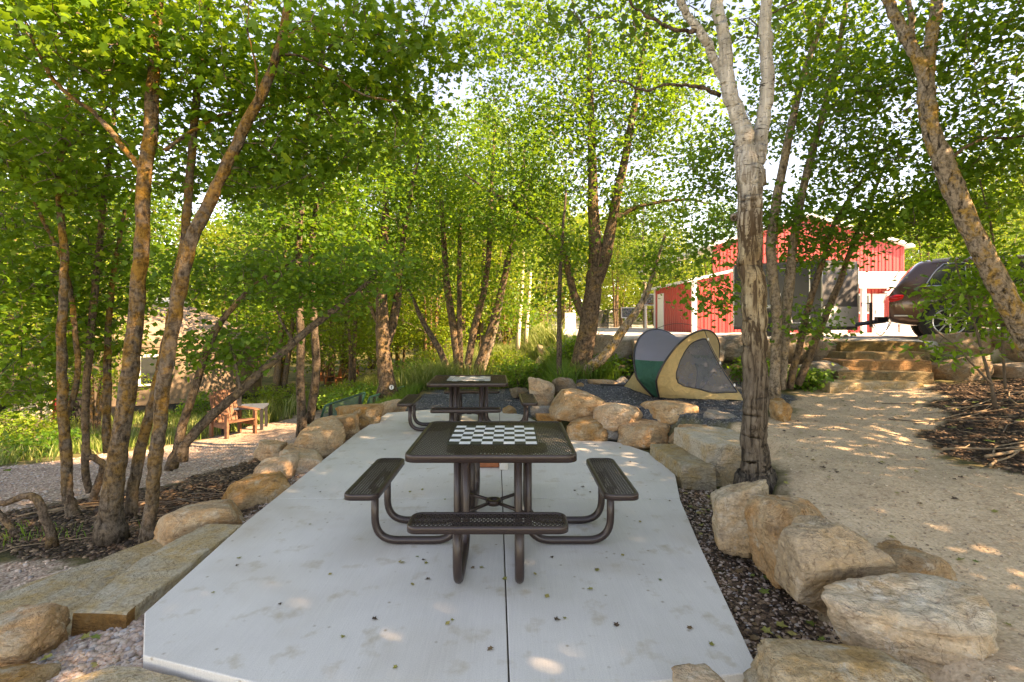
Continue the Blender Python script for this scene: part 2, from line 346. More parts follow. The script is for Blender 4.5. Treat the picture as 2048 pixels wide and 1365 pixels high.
def height(x, y):
    x = np.asarray(x, float); y = np.asarray(y, float)
    h = np.full(np.broadcast(x, y).shape, -.085) + 0 * x
    h = h - .36 * sstep((-2.15 - x) / 1.5) - .05 * np.clip(-3.65 - x, 0, 18) - .045 * np.clip(y - 5, 0, 16) * sstep((-2.5 - x) / 3)
    h = h + .05 * sstep((y - 9.4) / 1.0) * sstep((x + 2.6) / .6)
    w = sstep((poly_sd(x, y, RAISED) + .06) / .30)
    hr = .40 - .22 * sstep((4.1 - y) / 1.6) + .05 * sstep((y - 6.5) / 1) + .07 * sstep((x - 3.6) / 2) * sstep((y - 4) / 3) + .05 * np.clip(x - 5, 0, 5)
    h = h * (1 - w) + hr * w
    w2 = sstep((poly_sd(x, y, UPPER) + .1) / .45)
    hu = 1.28 - .12 * sstep((y - 12) / 10)
    h = h * (1 - w2) + hu * w2
    r = np.hypot(x, y - 5)
    h = h + .10 * np.clip(r - 48, 0, 60)
    h = h + .012 * np.sin(x * 2.1 + 1.3 * np.sin(y * 1.7)) + .010 * np.sin(y * 3.3 + 1.7 * np.sin(x * 2.2)) + .005 * np.sin(x * 9.1 + 2 * np.sin(y * 7)) + .006 * np.sin(x * 5.3 + y * 3.7 + 2 * np.sin(y * 4.3)) + .003 * np.sin(x * 21 + 3 * np.sin(y * 17))
    return h
def hz(x, y): return float(height(np.array([x]), np.array([y]))[0])

PINK = [[(-12, 5.0), (-9, 5.2), (-7, 5.7), (-5.2, 6.3), (-3.7, 7.5), (-3.1, 9.2), (-3.3, 12), (-3.5, 14), (-2.9, 16), (-1.5, 17.5), (-1.5, 19), (-4, 17.8), (-5.6, 15.5), (-6.2, 12.8), (-6.5, 11.0), (-7.1, 9.8), (-8.8, 8.8), (-12, 8.2)],
        [(-3.5, 3.0), (-3.45, 4.35), (-4.2, 4.75), (-5.4, 4.5), (-9, 4.6), (-9, 1), (-3.3, 1)],
        [(-2.0, 2.0), (-2.0, 9.3), (-2.75, 9.3), (-2.75, 4.0), (-2.6, 2.95), (-3.4, 2.9), (-3.4, 1), (-1, 1)], [(-1.3, 13.8), (1.2, 13.8), (1.0, 15.2), (-1, 15.4)]]
SAND = [[(1.65, -3), (1.65, 2.4), (1.8, 3.1), (1.95, 3.8), (2.2, 4.5), (2.6, 5.2), (2.65, 6.2), (3.9, 7.1), (4.8, 8.5), (6.9, 8.5), (5.6, 6.7), (4.35, 5.55), (4.0, 4.7), (4.3, 3.9), (5.6, 3.1), (7, -3)], [(4.9, 9.7), (6.9, 9.7), (6.9, 10.6), (4.9, 10.6)]]
MULCH = [[(-2.3, 4.3), (-2.6, 8), (-3.2, 8.9), (-3.9, 8.4), (-4.6, 7.0), (-6.2, 6.0), (-8.4, 5.3), (-12, 5), (-12, 4.4), (-4.6, 4.6), (-3.5, 4.4)],
         [(3.95, 5.25), (5.4, 6.75), (6.7, 8.4), (14, 9), (14, 3.2), (5.6, 3.2), (4.1, 4.1)],
         [(1.0, 1.0), (1.1, 2.4), (1.5, 4.5), (1.75, 5.3), (2.3, 5.0), (2.15, 4.2), (1.95, 3.2), (1.8, 1.0)]]
GREY = [[(1.0, 7.6), (.85, 9.0), (1.3, 10.4), (4.6, 9.8), (4.35, 7.9), (3.4, 6.9), (2.7, 6.3), (1.6, 7.35)], [(-2.1, 9.3), (.3, 9.2), (.75, 9.5), (.75, 12), (0, 12.9), (-1.7, 12.6), (-2.3, 11)]]
def wob(x, y):
    return .07 * np.sin(3.1 * x + 2.2 * np.sin(2.7 * y)) + .06 * np.sin(5.3 * y + 1.7 * np.sin(4.1 * x)) + .03 * np.sin(13 * x + 3 * np.sin(11 * y)) + .02 * np.sin(29 * y + 2 * np.sin(23 * x))
def zones(x, y):
    d = wob(x, y)
    def W(polys, soft=.16): return np.max([sstep((poly_sd(x, y, p) + 1.3 * d) / soft + .5) for p in polys], axis=0)
    pk, sa, mu, gr = W(PINK), W(SAND), W(MULCH, .35), W(GREY)
    up = sstep((poly_sd(x, y, UPPER) + d - .25) / .3 + .5)
    ws = []; rem = np.ones(x.shape)
    for w in (gr, up * (1 - W(SAND[1:])), sa, mu, pk): ws.append(rem * w); rem = rem * (1 - w)
    return ws + [rem]          # grey, parking, sand, mulch, pink, grass

def ground_mat():
    m, nt, nd, lk, bs = mat('ground_surface')
    tc = nd.new('ShaderNodeTexCoord'); V = tc.outputs['Object']
    def at(n):
        a = nd.new('ShaderNodeAttribute'); a.attribute_name = n; s = nd.new('ShaderNodeSeparateColor'); lk.new(a.outputs['Color'], s.inputs[0]); return s.outputs
    A = at('wa'); B = at('wb')
    def cell(scale, cols, rnd=1.0):
        v = nd.new('ShaderNodeTexVoronoi'); v.inputs['Scale'].default_value = scale; lk.new(V, v.inputs['Vector'])
        s = nd.new('ShaderNodeSeparateColor'); lk.new(v.outputs['Color'], s.inputs[0]); r = ramp(nd, cols); lk.new(s.outputs[0], r.inputs[0])
        rd = ramp(nd, [(.0, (1.05, 1.05, 1.05)), (.5, (.85, .85, .85)), (.8, (.45, .45, .45))]); lk.new(v.outputs['Distance'], rd.inputs[0])
        return mixc(nd, lk, .9, r.outputs[0], rd.outputs[0], 'MULTIPLY'), v
    nb = noise_node(nd, lk, 2.2, 5, .6, vec=V, dist=.4); nf = noise_node(nd, lk, 60, 4, .7, vec=V)
    pink, vp = cell(42, [(0, (.32, .215, .165)), (.35, (.49, .345, .265)), (.7, (.56, .415, .325)), (1, (.64, .52, .42))])
    grey, vg = cell(55, [(0, (.055, .06, .068)), (.5, (.10, .108, .12)), (.9, (.17, .18, .19)), (1, (.30, .30, .29))])
    mul, vm = cell(48, [(0, (.022, .014, .010)), (.5, (.045, .028, .018)), (.85, (.085, .052, .033)), (1, (.20, .14, .09))])
    ns = noise_node(nd, lk, 26, 8, .75, vec=V); rsn = ramp(nd, [(.32, (.40, .275, .175)), (.46, (.60, .44, .30)), (.68, (.70, .54, .385))]); lk.new(ns.outputs[0], rsn.inputs[0]); san = rsn.outputs[0]
    rb = ramp(nd, [(.3, (.80, .78, .76)), (.7, (1.12, 1.12, 1.1))]); lk.new(nb.outputs[0], rb.inputs[0])
    rf = ramp(nd, [(.3, (.7, .7, .7)), (.65, (1.12, 1.12, 1.12))]); lk.new(nf.outputs[0], rf.inputs[0])
    gs = ramp(nd, [(.35, (.06, .065, .022)), (.55, (.12, .11, .045)), (.7, (.17, .13, .075))]); lk.new(nb.outputs[0], gs.inputs[0])
    park = ramp(nd, [(.3, (.42, .40, .37)), (.7, (.55, .52, .48))]); lk.new(nb.outputs[0], park.inputs[0])
    c = gs.outputs[0]
    for f, col in ((A[0], pink), (A[1], san), (A[2], mul), (B[0], grey), (B[1], park.outputs[0])): c = mixc(nd, lk, f, c, col)
    c = mixc(nd, lk, 1.0, c, rb.outputs[0], 'MULTIPLY'); c = mixc(nd, lk, .8, c, rf.outputs[0], 'MULTIPLY')
    lk.new(c, bs.inputs['Base Color']); bs.inputs['Roughness'].default_value = .95; bs.inputs['Specular IOR Level'].default_value = .15
    inv = nd.new('ShaderNodeMath'); inv.operation = 'SUBTRACT'; inv.inputs[0].default_value = 1; lk.new(vp.outputs['Distance'], inv.inputs[1])
    ad = nd.new('ShaderNodeMath'); ad.operation = 'ADD'; lk.new(inv.outputs[0], ad.inputs[0]); lk.new(nf.outputs[0], ad.inputs[1])
    bump(nd, lk, bs, ad.outputs[0], .4, .012)
    return m
M['ground'] = ground_mat()

def build_ground():
    def axis(lo, a, b, hi, d, g=1.13):
        c = list(np.arange(a, b, d)); s = d; x = a
        left = []
        while x > lo: s *= g; x -= s; left.append(x)
        s = d; x = c[-1]; right = []
        while x < hi: s *= g; x += s; right.append(x)
        return np.array(left[::-1] + c + right)
    xs = axis(-130, -7.5, 8.5, 130, .085); ys = axis(-14, 1.7, 13.5, 150, .085)
    X, Y = np.meshgrid(xs, ys, indexing='ij'); Z = height(X, Y)
    ws = np.stack(zones(X, Y), -1)
    V = np.stack([X, Y, Z], -1).reshape(-1, 3); ny = len(ys)
    i, j = np.meshgrid(np.arange(len(xs) - 1), np.arange(ny - 1), indexing='ij')
    a = (i * ny + j).ravel(); F = np.stack([a, a + ny, a + ny + 1, a + 1], -1)
    W = ws.reshape(-1, 6); fz = W[F].mean(1).argmax(1)
    names = ['gravel_pad', 'parking_area', 'sandy_path', 'mulch_bed', 'gravel_path', 'ground']
    for k, n in enumerate(names):
        f = F[fz == k]
        if not len(f): continue
        used, inv = np.unique(f, return_inverse=True)
        o = mesh_np(n, V[used], inv.reshape(-1, 4), M['ground'], None, True); o['kind'] = 'structure'
        w = W[used]; one = np.ones(len(w))
        for an, cols in (('wa', (w[:, 4], w[:, 2], w[:, 3])), ('wb', (w[:, 0], w[:, 1], w[:, 5]))):
            # weights are applied in sequence in the shader: convert to sequential factors
            at_ = o.data.color_attributes.new(an, 'FLOAT_COLOR', 'POINT')
            at_.data.foreach_set('color', np.stack([*cols, one], -1).astype(np.float32).ravel())
build_ground()

# ------------------------------------------------------------------ concrete patio
SLAB = [(-2.09, 2.9), (-1.83, 2.53), (-1.18, 2.34), (-.4, 2.22), (1.17, 2.41), (1.39, 3.78), (1.56, 4.73), (1.76, 5.5), (1.72, 6.44), (1.47, 6.95), (.84, 7.36), (.53, 8.1), (.2, 9.0), (-.4, 9.55), (-1.5, 9.55), (-2.25, 9.2), (-2.3, 7.6), (-2.2, 4.2)]
def clip(poly, n, d):          # keep n.p <= d
    out = []
    for i in range(len(poly)):
        a, b = Vector(poly[i]), Vector(poly[(i + 1) % len(poly)]); da, db = a.dot(n) - d, b.dot(n) - d
        if da <= 0: out.append(tuple(a))
        if (da < 0) != (db < 0) and abs(da - db) > 1e-9: out.append(tuple(a + (b - a) * (da / (da - db))))
    return out
patio = MB().prism([(x * .995, (y - 5.5) * .995 + 5.5) for x, y in SLAB], -.16, -.012).build('concrete_patio', M['joint_dirt']); tag(patio, kind='structure')
jn = Vector((1, .031)); jn.normalize(); jd = Vector((-.117, 5.68)).dot(jn)
tn = Vector((-.0, 1)); g = .004
for s1 in (1, -1):
    half = clip(SLAB, jn * s1, jd * s1 - g)
    for lo, hi in ((-9, 4.77), (4.77, 7.15), (7.15, 20)):
        pc = clip(clip(half, Vector((0, 1)), hi - g * .7), Vector((0, -1)), -lo - g * .7)
        pan = MB().prism(pc, -.15, 0).build('slab_panel', M['concrete'], patio, bevel=.006)

# ------------------------------------------------------------------ boulders
M['brown_tan'] = stone_mat('sandstone_brown', (.46, .32, .18), (.50, .30, .12), (.21, .14, .08), (.58, .46, .32))
ico_cache = {}
def ico(sub):
    if sub not in ico_cache:
        bm = bmesh.new(); bmesh.ops.create_icosphere(bm, subdivisions=sub, radius=1.0)
        v = np.array([x.co[:] for x in bm.verts]); f = np.array([[q.index for q in x.verts] for x in bm.faces]); bm.free(); ico_cache[sub] = (v, f)
    return ico_cache[sub]
def rock_mesh(dims, seed, sub=4, blocky=.72, rough=1.0):
    r = np.random.default_rng(seed); d, f = ico(sub)
    nr = []; ds = []
    for ax in range(3):
        for s in (-1, 1):
            n = np.zeros(3); n[ax] = s; n += r.normal(0, .20, 3); nr.append(n / np.linalg.norm(n)); ds.append(r.uniform(.78, 1.0))
    for _ in range(12):
        n = r.normal(0, 1, 3); n /= np.linalg.norm(n); nr.append(n); ds.append(r.uniform(blocky + .10, 1.20))
    nr = np.array(nr); ds = np.array(ds)
    q = np.clip(d @ nr.T, 1e-3, None) / ds; p = 26.0
    rad = 1 / (q ** p).sum(1) ** (1 / p)
    v = d * rad[:, None]
    off = Vector(r.uniform(-50, 50, 3).tolist()); out = np.empty_like(v)
    tilt = Vector(r.normal(0, .4, 3).tolist()) + Vector((0, 0, 1)); tilt.normalize()
    ph = r.uniform(0, 6)
    for i, (vv, dd) in enumerate(zip(v, d)):
        s = Vector(vv.tolist()); n1 = noise.fractal(s * 1.4 + off, 1, 2, 3)
        if sub >= 4:
            wv = s + Vector((n1, -n1, n1)) * .25; n2 = abs(noise.noise(wv * 2.6 + off)); n3 = noise.fractal(s * 7 + off, 1, 2, 3); n4 = abs(noise.noise(Vector((wv.x * 1.2, wv.y * 1.2, wv.dot(tilt) * 5)) + off))
            crack = -.05 * max(0, 1 - n2 * 9) - .035 * max(0, 1 - n4 * 8)
        else: n3 = 0; crack = 0
        out[i] = vv + dd * (rough * (.075 * n1 + .020 * n3 + crack))
    mn, mx = out.min(0), out.max(0); out = (out - (mn + mx) / 2) / (mx - mn) * np.array(dims)
    return out, f
NR = [0]
def boulder(u0, u1, vt, vb, y, depth, mt, label, cat='boulder', group=None, sub=4, name='boulder', bury=.06, rz=None, blocky=.72):
    NR[0] += 1; k = NR[0]
    w = (u1 - u0) / FPX * y; w *= .55 + .45 / math.sqrt(1 + (((u0 + u1) / 2 - CX) / FPX) ** 2); top = EYE - (vt - CY) / FPX * (y + depth * .15); bot = EYE - (vb - CY) / FPX * (y - depth * .3) - bury
    h = max(top - bot, .06); c = P((u0 + u1) / 2, 0, y)
    v, f = rock_mesh((w, depth, h), 100 + k, sub, blocky)
    a = (random.uniform(-.12, .12) if rz is None else rz); ca, sa = math.cos(a), math.sin(a)
    v = np.stack([v[:, 0] * ca - v[:, 1] * sa, v[:, 0] * sa + v[:, 1] * ca, v[:, 2] + h / 2], -1)
    o = mesh_np(name, v, f, M[mt], None, True); o.location = (c.x, y, bot)
    return tag(o, label, cat, group)
orde = ['nearest', 'second', 'third', 'fourth', 'fifth', 'sixth', 'seventh', 'eighth', 'ninth', 'tenth', 'eleventh']
# row along the left edge of the patio
for i, (u0, u1, vt, vb, y, dp) in enumerate([(318, 500, 992, 1082, 4.5, .66), (446, 592, 946, 1020, 5.15, .72), (508, 600, 908, 962, 5.75, .62), (560, 655, 893, 952, 6.15, .7), (580, 690, 840, 902, 6.95, .85), (640, 722, 826, 870, 7.7, .75), (676, 768, 806, 848, 8.5, .85), (738, 812, 792, 838, 9.7, .95)]):
    boulder(u0, u1, vt, vb, y, dp, 'tan_stone', '%s tan boulder from the stone steps in the row along the left patio edge' % orde[i], group='boulders edging the left side of the patio', bury=.15, rz=.45)
boulder(512, 575, 879, 915, 6.7, .4, 'tan_stone', 'lone low rounded boulder lying on dark mulch left of the boulder row')
boulder(566, 592, 888, 911, 6.5, .22, 'tan_stone', 'small tan rock wedged between lone mulch boulder and the left boulder row')
# right foreground row
boulder(1423, 1543, 946, 1082, 3.85, .42, 'pale_stone', 'pale pointed boulder directly in front of the white-barked tree', bury=.1, sub=5, rz=-.3)
boulder(1492, 1672, 990, 1142, 3.40, .44, 'tan_stone', 'cracked orange-topped boulder, second in the right foreground row', bury=.1, sub=5, rz=.25)
boulder(1556, 1752, 1038, 1246, 2.93, .42, 'brown_tan', 'tallest blocky boulder with dark flat face in the right foreground row', bury=.06, sub=5, blocky=.9, rz=.2)
boulder(1700, 1890, 1083, 1205, 3.05, .42, 'tan_stone', 'small orange-faced boulder tucked behind the tallest blocky one at right', bury=.15, sub=5)
boulder(1640, 1975, 1158, 1345, 2.5, .46, 'pale_stone', 'broad creased pale boulder at lower right beside the sandy path', bury=.08, sub=5, rz=-.25)
boulder(1500, 1890, 1304, 1430, 2.14, .36, 'pale_stone', 'wide flat boulder cut off by the bottom edge at lower right', bury=.1, sub=5)
boulder(1345, 1468, 1347, 1390, 2.2, .22, 'tan_stone', 'small rounded stone just peeking in below the patio front edge', bury=.06)
# lower left
boulder(-60, 112, 1216, 1340, 2.75, .5, 'tan_stone', 'rough tan boulder at lower left corner beside stone steps', bury=.08, sub=5)
boulder(-80, 112, 1338, 1400, 2.42, .3, 'tan_stone', 'flat tan rock at the very bottom left corner', bury=.08, sub=5)
# rockery retaining the tent pad
for (u0, u1, vt, vb, y, dp, mt, lb) in [
    (1132, 1223, 836, 882, 7.25, .5, 'tan_stone', 'leftmost low sloping rock at the foot of tent rockery on patio edge'),
    (1200, 1241, 843, 874, 7.2, .3, 'grey_stone', 'small grey-brown rock between two low rocks at foot of tent rockery'),
    (1234, 1336, 838, 891, 7.0, .5, 'tan_stone', 'angular pinkish low rock left of the lower stone step'),
    (1335, 1458, 839, 886, 6.75, .6, 'tan_stone', 'flat-topped low rock behind the upper stone slab step'),
    (1055, 1110, 753, 814, 8.75, .6, 'tan_stone', 'tall orange boulder at the left end of tent rockery'),
    (1104, 1154, 751, 790, 9.0, .5, 'brown_stone', 'greyish boulder behind the tall orange one in tent rockery'),
    (1098, 1216, 779, 843, 7.75, .7, 'tan_stone', 'largest overhanging orange boulder on top of tent rockery'),
    (1186, 1286, 802, 849, 7.3, .55, 'tan_stone', 'middle stepped orange boulder on top of tent rockery'),
    (1285, 1402, 800, 844, 7.15, .55, 'tan_stone', 'long orange boulder on tent rockery in front of the tent'),
    (1400, 1486, 821, 868, 6.7, .5, 'grey_stone', 'long grey stone left of the white-barked trunk at edge of tent pad'),
    (1004, 1034, 812, 832, 9.3, .4, 'tan_stone', 'small pointed tan rock near the right bench of the far table'),
    (1058, 1109, 810, 838, 8.3, .4, 'grey_stone', 'grey flat rock beneath the tall orange boulder of tent rockery'),
    (1070, 1124, 822, 848, 7.9, .4, 'tan_stone', 'low tan rock beneath the largest overhanging boulder'),
    (1020, 1056, 773, 791, 11.2, .6, 'brown_stone', 'rounded brown rock at right edge of the far gravel pad'),
    (1172, 1240, 757, 776, 9.9, .5, 'tan_stone', 'long low tan rock at back of tent pad left of the tent'),
    (1229, 1258, 752, 772, 10.1, .4, 'grey_stone', 'small grey rock touching the tail of the tent'),
    (1146, 1168, 764, 776, 9.5, .3, 'tan_stone', 'tiny tan rock at foot of the big forked tree'),
    (1543, 1582, 797, 846, 6.6, .4, 'tan_stone', 'square tan stone just right of the white-barked trunk')]:
    boulder(u0, u1, vt, vb, y, dp, mt, lb, group='rockery around the tent pad', bury=.08)
# big retaining wall under the parking area
for (u0, u1, vt, vb, y, dp, mt, lb) in [
    (1184, 1229, 668, 718, 11.7, .8, 'brown_stone', 'pointed brown boulder on top of the retaining wall left of tent'),
    (1221, 1268, 678, 726, 11.3, .8, 'grey_stone', 'grey boulder on retaining wall touching left side of tent'),
    (1258, 1300, 676, 730, 11.0, .8, 'brown_stone', 'dark brown boulder of retaining wall just behind the tent hoop'),
    (1172, 1224, 712, 755, 11.5, .8, 'grey_stone', 'mossy grey boulder low in the retaining wall behind forked tree'),
    (1222, 1264, 720, 756, 11.0, .7, 'brown_stone', 'brown rounded boulder low in wall left of the green tent panel'),
    (1262, 1330, 712, 760, 10.7, .8, 'grey_stone', 'boulder low in the retaining wall hidden behind tent left half'),
    (1325, 1400, 690, 752, 10.5, .8, 'brown_stone', 'boulder in the retaining wall hidden behind tent right half'),
    (1398, 1446, 672, 728, 10.4, .8, 'brown_stone', 'boulder of retaining wall just right of the tent top'),
    (1438, 1482, 668, 726, 10.3, .8, 'grey_stone', 'grey rounded boulder of wall left of the white-barked trunk'),
    (1440, 1500, 722, 778, 10.1, .8, 'brown_stone', 'brown low boulder of wall left of the white-barked trunk'),
    (1500, 1560, 680, 740, 10.2, .8, 'brown_stone', 'boulder of retaining wall hidden behind the white-barked trunk'),
    (1545, 1640, 662, 728, 10.2, .8, 'brown_stone', 'wide brown boulder of wall below the black trailer'),
    (1540, 1606, 724, 782, 9.9, .7, 'brown_stone', 'low shaded boulder right of the white-barked trunk base of wall'),
    (1626, 1688, 676, 728, 9.9, .7, 'brown_stone', 'slanted brown boulder at upper left corner of the stone stairs'),
    (1595, 1684, 720, 786, 9.0, .7, 'grey_stone', 'large rounded pale-grey boulder left of the stone stairs'),
    (1654, 1696, 710, 748, 9.5, .5, 'tan_stone', 'small tan rock wedged beside the left end of stone stairs'),
    (1846, 1995, 663, 722, 9.6, .9, 'brown_stone', 'wide boulder at upper right of stone stairs below the car wheel'),
    (1855, 1998, 706, 780, 8.9, .8, 'brown_stone', 'large rounded brown boulder right of the stone stairs'),
    (1980, 2075, 656, 730, 9.2, .9, 'brown_stone', 'brown boulder behind the base of the leaning tree'),
    (1990, 2080, 724, 775, 8.7, .7, 'brown_stone', 'dark low boulder at right edge behind the brush pile')]:
    boulder(u0, u1, vt, vb, y, dp, mt, lb, group='boulders of the retaining wall', bury=.05)
k = 0
for (u0, u1, vt, vb, y) in [(1074, 1098, 690, 712, 15.0), (1094, 1116, 684, 706, 14.6), (1110, 1138, 680, 702, 14.2), (1072, 1096, 712, 734, 14.6), (1092, 1120, 706, 728, 14.2), (1082, 1106, 728, 748, 13.8), (1104, 1130, 724, 746, 13.4), (1118, 1146, 700, 724, 13.8), (1136, 1166, 690, 720, 13.2), (1128, 1156, 720, 744, 13.0), (1150, 1182, 702, 738, 12.5)]:
    boulder(u0, u1, vt, vb, y, .6, 'pale_stone', 'sunlit whitish rock in the rubble at the left end of the retaining wall', group='whitish rubble at the left end of the wall', sub=3, bury=.05); k += 1

# ------------------------------------------------------------------ cut stone slabs and stairs
def cut_slab(name, poly, z0, z1, mt, label, cat='stone step', group=None, chip=.02, seed=0):
    """hand-cut block: polygon with subdivided, slightly wandering rim"""
    r = random.Random(seed); n = len(poly); ring = []
    for i in range(n):
        a, b = Vector(poly[i]), Vector(poly[(i + 1) % n]); m = max(2, int((b - a).length / .07)); nn = Vector(((b - a).y, -(b - a).x)).normalized()
        for j in range(m):
            p = a.lerp(b, j / m); ring.append(p + nn * (noise.noise(Vector((p.x * 3.1 + seed, p.y * 3.1, 0))) * chip + r.uniform(-.3, .3) * chip * .6))
    c = sum((Vector(p) for p in ring), Vector((0, 0))) / len(ring); L = len(ring); vs = []
    rows = [(-.0, z0), (.008, z0 * .6 + z1 * .4), (0, z1 - .022), (-.006, z1 - .006), (-.022, z1)]
    for ins, z in rows:
        for p in ring:
            d = (c - p); s = -ins / max(d.length, .01); q = p + d * s
            j = noise.noise(Vector((q.x * 6, q.y * 6, z * 9 + seed))) * chip * .6
            vs.append((q.x + j * d.x / max(d.length, .01), q.y + j * d.y / max(d.length, .01), z + (noise.noise(Vector((q.x * 2.5, q.y * 2.5, seed))) * .012 if z > z0 + .01 else 0)))
    fs = [[k * L + i, k * L + (i + 1) % L, (k + 1) * L + (i + 1) % L, (k + 1) * L + i] for k in range(len(rows) - 1) for i in range(L)]
    # inner rings close the top
    b0 = (len(rows) - 1) * L; prev = b0
    for s in (.75, .45, .15):
        st = len(vs)
        for i in range(L):
            x, y, _ = vs[b0 + i]; q = Vector((c.x + (x - c.x) * s, c.y + (y - c.y) * s)); vs.append((q.x, q.y, z1 + noise.noise(Vector((q.x * 2.5, q.y * 2.5, seed))) * .012))
        fs += [[prev + i, prev + (i + 1) % L, st + (i + 1) % L, st + i] for i in range(L)]; prev = st
    vs.append((c.x, c.y, z1)); fs += [[prev + i, prev + (i + 1) % L, len(vs) - 1] for i in range(L)]
    o = mesh_np(name, vs, fs, M[mt], None, False)
    if seed == 1:                      # freshly broken ochre end face
        o.data.materials.append(M['ochre_stone'])
        for pl in o.data.polygons:
            if pl.center.y < 2.99 and abs(pl.normal.z) < .75: pl.material_index = 1
    return tag(o, label, cat, group)
cut_slab('stone_step', [(-2.19, 2.9), (-2.21, 4.2), (-2.5, 4.2), (-2.62, 3.6), (-2.52, 2.93)][::-1], -.24, -.008, 'slab_stone', 'sandstone step flush with the left edge of the concrete patio', group='stone steps down to the left', seed=1)
cut_slab('stone_step', [(-2.5, 2.85), (-2.56, 4.33), (-2.98, 4.38), (-3.45, 3.35), (-3.15, 2.78)][::-1], -.42, -.175, 'slab_stone', 'middle wide sandstone step one tread below the patio at left', group='stone steps down to the left', seed=2)
cut_slab('stone_step', [(-2.9, 2.75), (-2.9, 4.47), (-3.3, 4.52), (-3.9, 3.55), (-3.75, 2.7)][::-1], -.60, -.33, 'slab_stone', 'lowest sandstone step at far left above the gravel', group='stone steps down to the left', seed=3)
MB()
e = cut_slab('stone_slab', [(-1.98, 2.52), (-1.83, 2.50), (-1.18, 2.315), (-.45, 2.19), (-.6, 1.85), (-1.9, 1.95), (-2.35, 2.2)][::-1], -.30, -.03, 'slab_stone', 'flat sandstone slab against the front left corner of the patio', 'stone slab', seed=4)
cut_slab('stone_step', [(1.71, 6.33), (1.78, 5.35), (2.12, 5.30), (2.15, 6.35)], -.25, .14, 'slab_stone', 'lower sandstone step at right edge of patio leading to the sandy path', group='stone steps up to the sandy path', seed=5)
cut_slab('stone_step', [(2.02, 6.35), (2.08, 5.45), (2.72, 5.40), (2.80, 6.45)], -.2, .335, 'slab_stone', 'upper thick sandstone step beside the white-barked tree', group='stone steps up to the sandy path', seed=6)
for i, (u0, u1, v0, v1, mt, lb) in enumerate([(1668, 1842, 766, 792, 'slab_stone', 'lowest wide stone stair tread half buried in the sandy path'), (1684, 1862, 745, 768, 'olive_stone', 'second stone stair tread from the bottom with mossy olive face'), (1688, 1863, 722, 748, 'ochre_stone', 'orange ochre stone stair tread in the middle of the flight'), (1694, 1860, 705, 723, 'olive_stone', 'fourth stone stair tread from the bottom, weathered brown'), (1683, 1849, 684, 706, 'olive_stone', 'top stone stair tread level with the parking area')]):
    y = 8.05 + .34 * i; x0 = (u0 - CX) / FPX * y; x1 = (u1 - CX) / FPX * y; z1 = EYE - (v0 - CY) / FPX * y; z0 = EYE - (v1 - CY) / FPX * y - .05
    cut_slab('stair_tread', [(x0, y + (.10 if i < 2 else .02)), (x1, y - (.05 if i < 2 else -.0)), (x1 + .02, y + .55), (x0, y + .6)], z0, z1, mt, lb, 'stair tread', 'stone stairs up to the parking area', .007, 20 + i)

# ------------------------------------------------------------------ picnic tables
def rrect(w, d, r, n=7):
    out = []
    for cx, cy, a0 in ((w / 2 - r, d / 2 - r, 0), (-w / 2 + r, d / 2 - r, 90), (-w / 2 + r, -d / 2 + r, 180), (w / 2 - r, -d / 2 + r, 270)):
        for k in range(n + 1):
            a = R(a0 + 90 * k / n); out.append((cx + r * math.cos(a), cy + r * math.sin(a)))
    return out
def rim(w, d, r, depth, T, name, parent):
    prof = [(0, -depth), (0, -.012), (.003, -.004), (.010, 0), (.022, -.001), (.028, -.006), (.028, -.014), (.008, -.016), (.006, -depth)]
    vs = []; L = 0
    for ins, z in prof:
        ring = rrect(w - 2 * ins, d - 2 * ins, max(r - ins, .01)); L = len(ring)
        vs += [T @ Vector((x, y, z)) for x, y in ring]
    n = len(prof); fs = [[k * L + i, k * L + (i + 1) % L, ((k + 1) % n) * L + (i + 1) % L, ((k + 1) % n) * L + i] for k in range(n) for i in range(L)]
    return mesh_np(name, vs, fs, M['brown'], parent, True)
def lattice(w, d, T, parent, a=.040, b=.0265, sw=.0064, th=.0035, c=.05):
    mb = MB(); hw, hd = w / 2, d / 2
    oct_ = [(hw, hd - c), (hw - c, hd), (-hw + c, hd), (-hw, hd - c), (-hw, -hd + c), (-hw + c, -hd), (hw - c, -hd), (hw, -hd + c)]
    for s, zo in ((1, 0), (-1, -.0012)):
        dr = Vector((b, s * a)).normalized(); nn = Vector((-dr.y, dr.x)); step = a * b / math.hypot(a, b)
        N = int((w + d) / step)
        for k in range(-N, N + 1):
            off = k * step; t0, t1 = -9.0, 9.0; ok = True
            for i in range(8):
                p, q = Vector(oct_[i]), Vector(oct_[(i + 1) % 8]); en = Vector((-(q - p).y, (q - p).x))      # inward
                den = dr.dot(en); num = (p - nn * off).dot(en)
                if abs(den) < 1e-9:
                    if num > 0: ok = False
                elif den > 0: t0 = max(t0, num / den)
                else: t1 = min(t1, num / den)
            if not ok or t1 - t0 < .006: continue
            A, B = nn * off + dr * t0, nn * off + dr * t1; h = nn * (sw / 2); vs = []
            for p in (A, B):
                for q, z in ((p - h, 0), (p + h, 0), (p + h, -th), (p - h, -th)): vs.append(T @ Vector((q.x, q.y, z + zo - .004)))
            mb.add(vs, [(0, 1, 5, 4), (1, 2, 6, 5), (2, 3, 7, 6), (3, 0, 4, 7)])
    o = mb.build('mesh_panel', M['brown'], parent); o['kind'] = 'stuff'; return o
